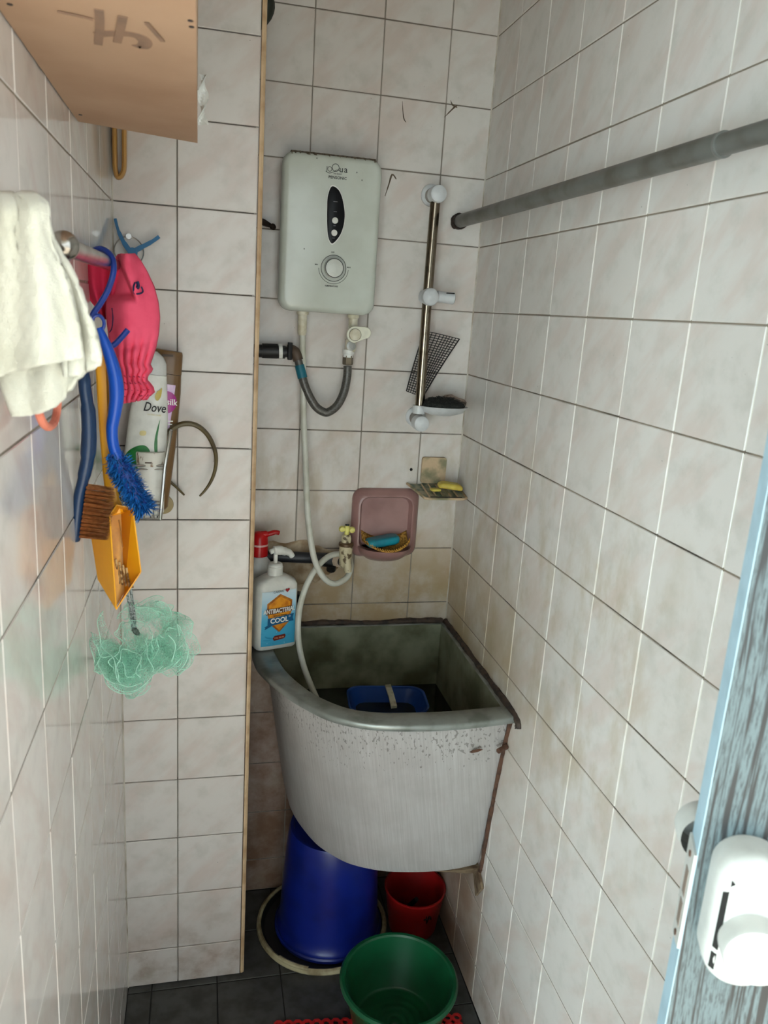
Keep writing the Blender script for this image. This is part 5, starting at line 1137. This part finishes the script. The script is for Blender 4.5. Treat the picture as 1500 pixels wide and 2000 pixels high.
# ------------------------------------------------------------------ green bath puff
pf_ = NT('green_net'); p = pf_.pos()
vo = pf_.new('ShaderNodeTexVoronoi', feature='DISTANCE_TO_EDGE'); vo.inputs['Scale'].default_value = 330; pf_.l(p, vo.inputs['Vector'])
hole = pf_.ramp(vo.outputs['Distance'], 0.035, 0.075)
pf_.set(Base_Color=pf_.mix(pf_.ramp(pf_.noise(p, 30, 3), 0.4, 0.7), lin((190, 238, 220)), lin((156, 222, 198))), Roughness=0.6)
tr = pf_.new('ShaderNodeBsdfTransparent'); tl = pf_.new('ShaderNodeBsdfTranslucent'); tl.inputs[0].default_value = lin((196, 242, 226))
m1 = pf_.new('ShaderNodeMixShader'); m1.inputs[0].default_value = 0.5; pf_.l(pf_.b.outputs[0], m1.inputs[1]); pf_.l(tl.outputs[0], m1.inputs[2])
m2 = pf_.new('ShaderNodeMixShader'); pf_.l(pf_.math('MULTIPLY', hole, 0.94), m2.inputs[0]); pf_.l(m1.outputs[0], m2.inputs[1]); pf_.l(tr.outputs[0], m2.inputs[2]); pf_.l(m2.outputs[0], pf_.out.inputs[0])
yl = -0.70
lc = PY(262, 1232, yl)
puff = thing('bath_puff', 'pale green mesh bath puff hanging on a grey cord', 'bath puff', PY(290, 1375, yl))
rg = random.Random(77); pb = MB()
hem = MB()
def petal(c, d, up_, R, ph, amp, nw):
    """one ruffled fan of net gathered at the knot, with its rolled hem"""
    d = d.normalized(); s = d.cross(up_).normalized(); w_ = d.cross(s)
    def fn(u, v):
        a = (u-0.5)*2.0; r = R*v**0.8*(1+0.16*math.sin(a*3+ph))
        ruf = amp*v*math.sin(a*nw+ph+v*2.0)+amp*0.4*v*v*math.sin(a*nw*2.3+ph*1.7)
        q = c+d*(r*math.cos(a))+s*(r*math.sin(a))+w_*(ruf-0.012*v*v)
        q.x = max(q.x, XL+0.008+0.004*math.sin(a*5+ph)); return q
    pb.grid(fn, 34, 12)
    hem.tube([fn(k/40, 1.0) for k in range(41)], 0.00055, 4)
LOBES = [((226, 1280), -0.02, 0.052, 12), ((318, 1256), 0.0, 0.050, 11), ((270, 1300), -0.03, 0.048, 6), ((300, 1208), 0.02, 0.036, 5), ((372, 1284), 0.015, 0.034, 4), ((258, 1345), 0.01, 0.034, 3), ((208, 1290), 0.01, 0.036, 4), ((262, 1245), 0.0, 0.034, 5), ((345, 1225), 0.01, 0.034, 4)]
for (tx_, ty_), yo, R, cnt in LOBES:
    cl_ = PY(tx_, ty_, yl+yo).lerp(lc, 0.35)
    for rep in range(cnt):
        th_ = rg.uniform(0, 2*PI); d_ = (PY(tx_, ty_, yl+yo)-lc)*0.6+V(math.cos(th_), rg.uniform(-0.8, 0.5), math.sin(th_))*0.03
        petal(cl_, d_, V(rg.uniform(-0.5, 0.5), -1, rg.uniform(-0.8, 0.8)), R*rg.uniform(0.75, 1.1), rg.uniform(0, 6), rg.uniform(0.005, 0.012), rg.uniform(3, 6))
o = part(puff, 'net_ruffles', pb, pf_.m, 'pale green ruffled netting', angle=180); o['kind'] = 'stuff'
o = part(puff, 'net_hems', hem, pm('pale_mint_hem', (176, 224, 204), 0.6), 'paler rolled net edges'); o['kind'] = 'stuff'
M_CORD = pm('grey_cord', (150, 156, 154), 0.8, c2=(84, 92, 90), ns=420, amt=(0.45, 0.55))
co = MB(); top_ = PY(204, 672, yk-0.004)
for s in (-1, 1):
    co.tube(cr([lc+V(0.002*s, 0, 0), PY(258+3*s, 1190, yl), PY(251+4*s, 1150, yl), PY(240+3*s, 1050, yl), PY(222+3*s, 850, yl+0.004), PY(208+3*s, 720, yl), PY(205+3*s, 684, yk-0.003), top_], 6), 0.0023, 6)
part(puff, 'cord', co, M_CORD, 'grey braided hanging cord')
part(puff, 'knot', MB().lathe([(0.0005, -0.008), (0.0035, -0.005), (0.0045, 0.0), (0.003, 0.005), (0.0005, 0.008)], lc+V(0.003, -0.004, 0), 12, (0.6, 0, -0.8)), pm('grey_knot', (92, 104, 98), 0.8, c2=(58, 70, 62), ns=300))

# ------------------------------------------------------------------ door leaf at the right of the doorway
bd = math.radians(75); br_ = math.radians(39.97)
dd = V(math.sin(br_), math.cos(br_), 0); rr = V(math.cos(br_), -math.sin(br_), 0)
DU = dd*math.cos(bd)+rr*math.sin(bd); DN = -dd*math.sin(bd)+rr*math.cos(bd)      # along the leaf, out of its face
E0 = V(CAM.x, CAM.y, 0)+dd*0.58
def DP(u, z, n=0.0): return E0+DU*u+DN*n+V(0, 0, z)
dm = NT('blue_grey_woodgrain'); p = dm.pos(); x, y, z = dm.xyz(p)
uu = dm.math('SUBTRACT', dm.math('MULTIPLY', x, DU.x), dm.math('MULTIPLY', y, -DU.y))
wob = dm.math('MULTIPLY', dm.math('SUBTRACT', dm.noise(dm.comb(dm.math('MULTIPLY', uu, 6.0), 0.0, dm.math('MULTIPLY', z, 1.6)), 1.0, 3), 0.5), 0.03)
un = dm.math('ADD', uu, wob)
g1 = dm.noise(dm.comb(dm.math('MULTIPLY', un, 230.0), 0.0, dm.math('MULTIPLY', z, 6.0)), 1.0, 3, 0.55)
g2 = dm.noise(dm.comb(dm.math('MULTIPLY', un, 700.0), 0.0, dm.math('MULTIPLY', z, 60.0)), 1.0, 3, 0.7)
f1 = dm.ramp(g1, 0.50, 0.58); f2_ = dm.math('MULTIPLY', dm.ramp(g2, 0.46, 0.62), 0.7)
cdr = dm.mix(dm.math('MAXIMUM', f1, f2_), lin((80, 94, 98)), lin((18, 21, 24)))
dm.set(Base_Color=cdr, Roughness=0.45); dm.bump(g1, 0.25, 0.0008)
LW = 0.30
leaf = thing('door_1', 'blue grey woodgrain door leaf standing open at the right edge', 'door', DP(0.1, 0.01))
leaf['kind'] = 'structure'; del leaf['category']
part(leaf, 'panel', MB().prism([DP(0.0006, 0.012), DP(LW, 0.012), DP(LW, 0.012, -0.025), DP(0.0006, 0.012, -0.025)], (0, 0, 1.95)), dm.m, angle=20)
part(leaf, 'edge_strip', MB().prism([DP(0.0, 0.012, 0.0), DP(0.0006, 0.012, 0.0), DP(0.0006, 0.012, -0.025), DP(0.0, 0.012, -0.025)], (0, 0, 1.95)), pm('pale_blue_edge', (166, 192, 206), 0.5), 'pale blue plastic edge', angle=20)
M_LOCK = pm('lock_white', (196, 196, 192), 0.35)
zl0, zl1 = 1.090, 1.200
def lockring(k, n, u0=0.010, u1=0.060, z0=1.092, z1=1.206):
    uc, zc2 = (u0+u1)/2, (z0+z1)/2
    return [DP(uc+x, zc2+z_, n) for x, z_ in rrect((u1-u0)*k, (z1-z0)-(1-k)*0.05, 0.0235*k, 8)]
lk = part(leaf, 'lock', MB().loft([lockring(1.0, 0.0), lockring(1.0, 0.016), lockring(0.97, 0.022), lockring(0.86, 0.027), lockring(0.70, 0.029)]), M_LOCK, 'white plastic rim lock', angle=50)
part(lk, 'slot', MB().prism([DP(0.0145, 1.126, 0.0268), DP(0.0185, 1.124, 0.0282), DP(0.0185, 1.176, 0.0282), DP(0.0145, 1.174, 0.0268)], DN*0.0012), M_DARKHOLE)
part(lk, 'slot', MB().prism([DP(0.0145, 1.108, 0.0264), DP(0.0185, 1.106, 0.0278), DP(0.0185, 1.121, 0.0282), DP(0.0145, 1.122, 0.0268)], DN*0.0012), M_DARKHOLE)
kk = DP(0.040, 1.138, 0.026)
kn = MB(); kn.lathe([(0.0235, 0.0), (0.0235, 0.017), (0.0222, 0.0205), (0.018, 0.0225), (0.0, 0.023)], kk, 36, DN)
part(lk, 'knob', kn, M_LOCK, 'round white turning knob')
part(lk, 'arrow_mark', MB().prism([DP(0.0185, 1.180, 0.0282), DP(0.0215, 1.183, 0.0286), DP(0.0185, 1.186, 0.0282)], DN*0.0012), M_DARKHOLE)
# latch plate on the edge and the far-side handle
def EP(n, z, o=0.0): return DP(-o, z, n)
fp = [EP(0.0, 1.094, 0.0), EP(0.0, 1.180, 0.0), EP(-0.024, 1.184, 0.0), EP(-0.024, 1.090, 0.0)]
lt = part(leaf, 'latch_plate', MB().prism(fp, DU*-0.002), M_LOCK, 'white latch plate on the door edge')
for z0_, z1_ in ((1.136, 1.160), (1.108, 1.130)):
    part(lt, 'latch_slot', MB().prism([EP(-0.007, z0_, 0.0018), EP(-0.007, z1_, 0.0018), EP(-0.016, z1_, 0.0018), EP(-0.016, z0_, 0.0018)], DU*-0.0006), pm('slot_grey_brown', (128, 112, 102), 0.6))
for z_ in (1.173, 1.099): part(lt, 'screw', MB().lathe([(0.0026, 0.0), (0.0026, 0.001)], EP(-0.012, z_, 0.002), 12, -DU, True, True), M_RUST)
fk = DP(0.030, 1.190, -0.026)
part(leaf, 'far_knob', MB().lathe([(0.020, 0.0), (0.022, 0.012), (0.022, 0.022), (0.018, 0.027), (0.0, 0.028)], DP(0.012, 1.178, -0.025), 30, -DN), M_LOCK)
part(leaf, 'far_plate', MB().prism([DP(0.006, 1.10, -0.025), DP(0.05, 1.10, -0.025), DP(0.05, 1.215, -0.025), DP(0.006, 1.215, -0.025)], DN*-0.012), M_LOCK)
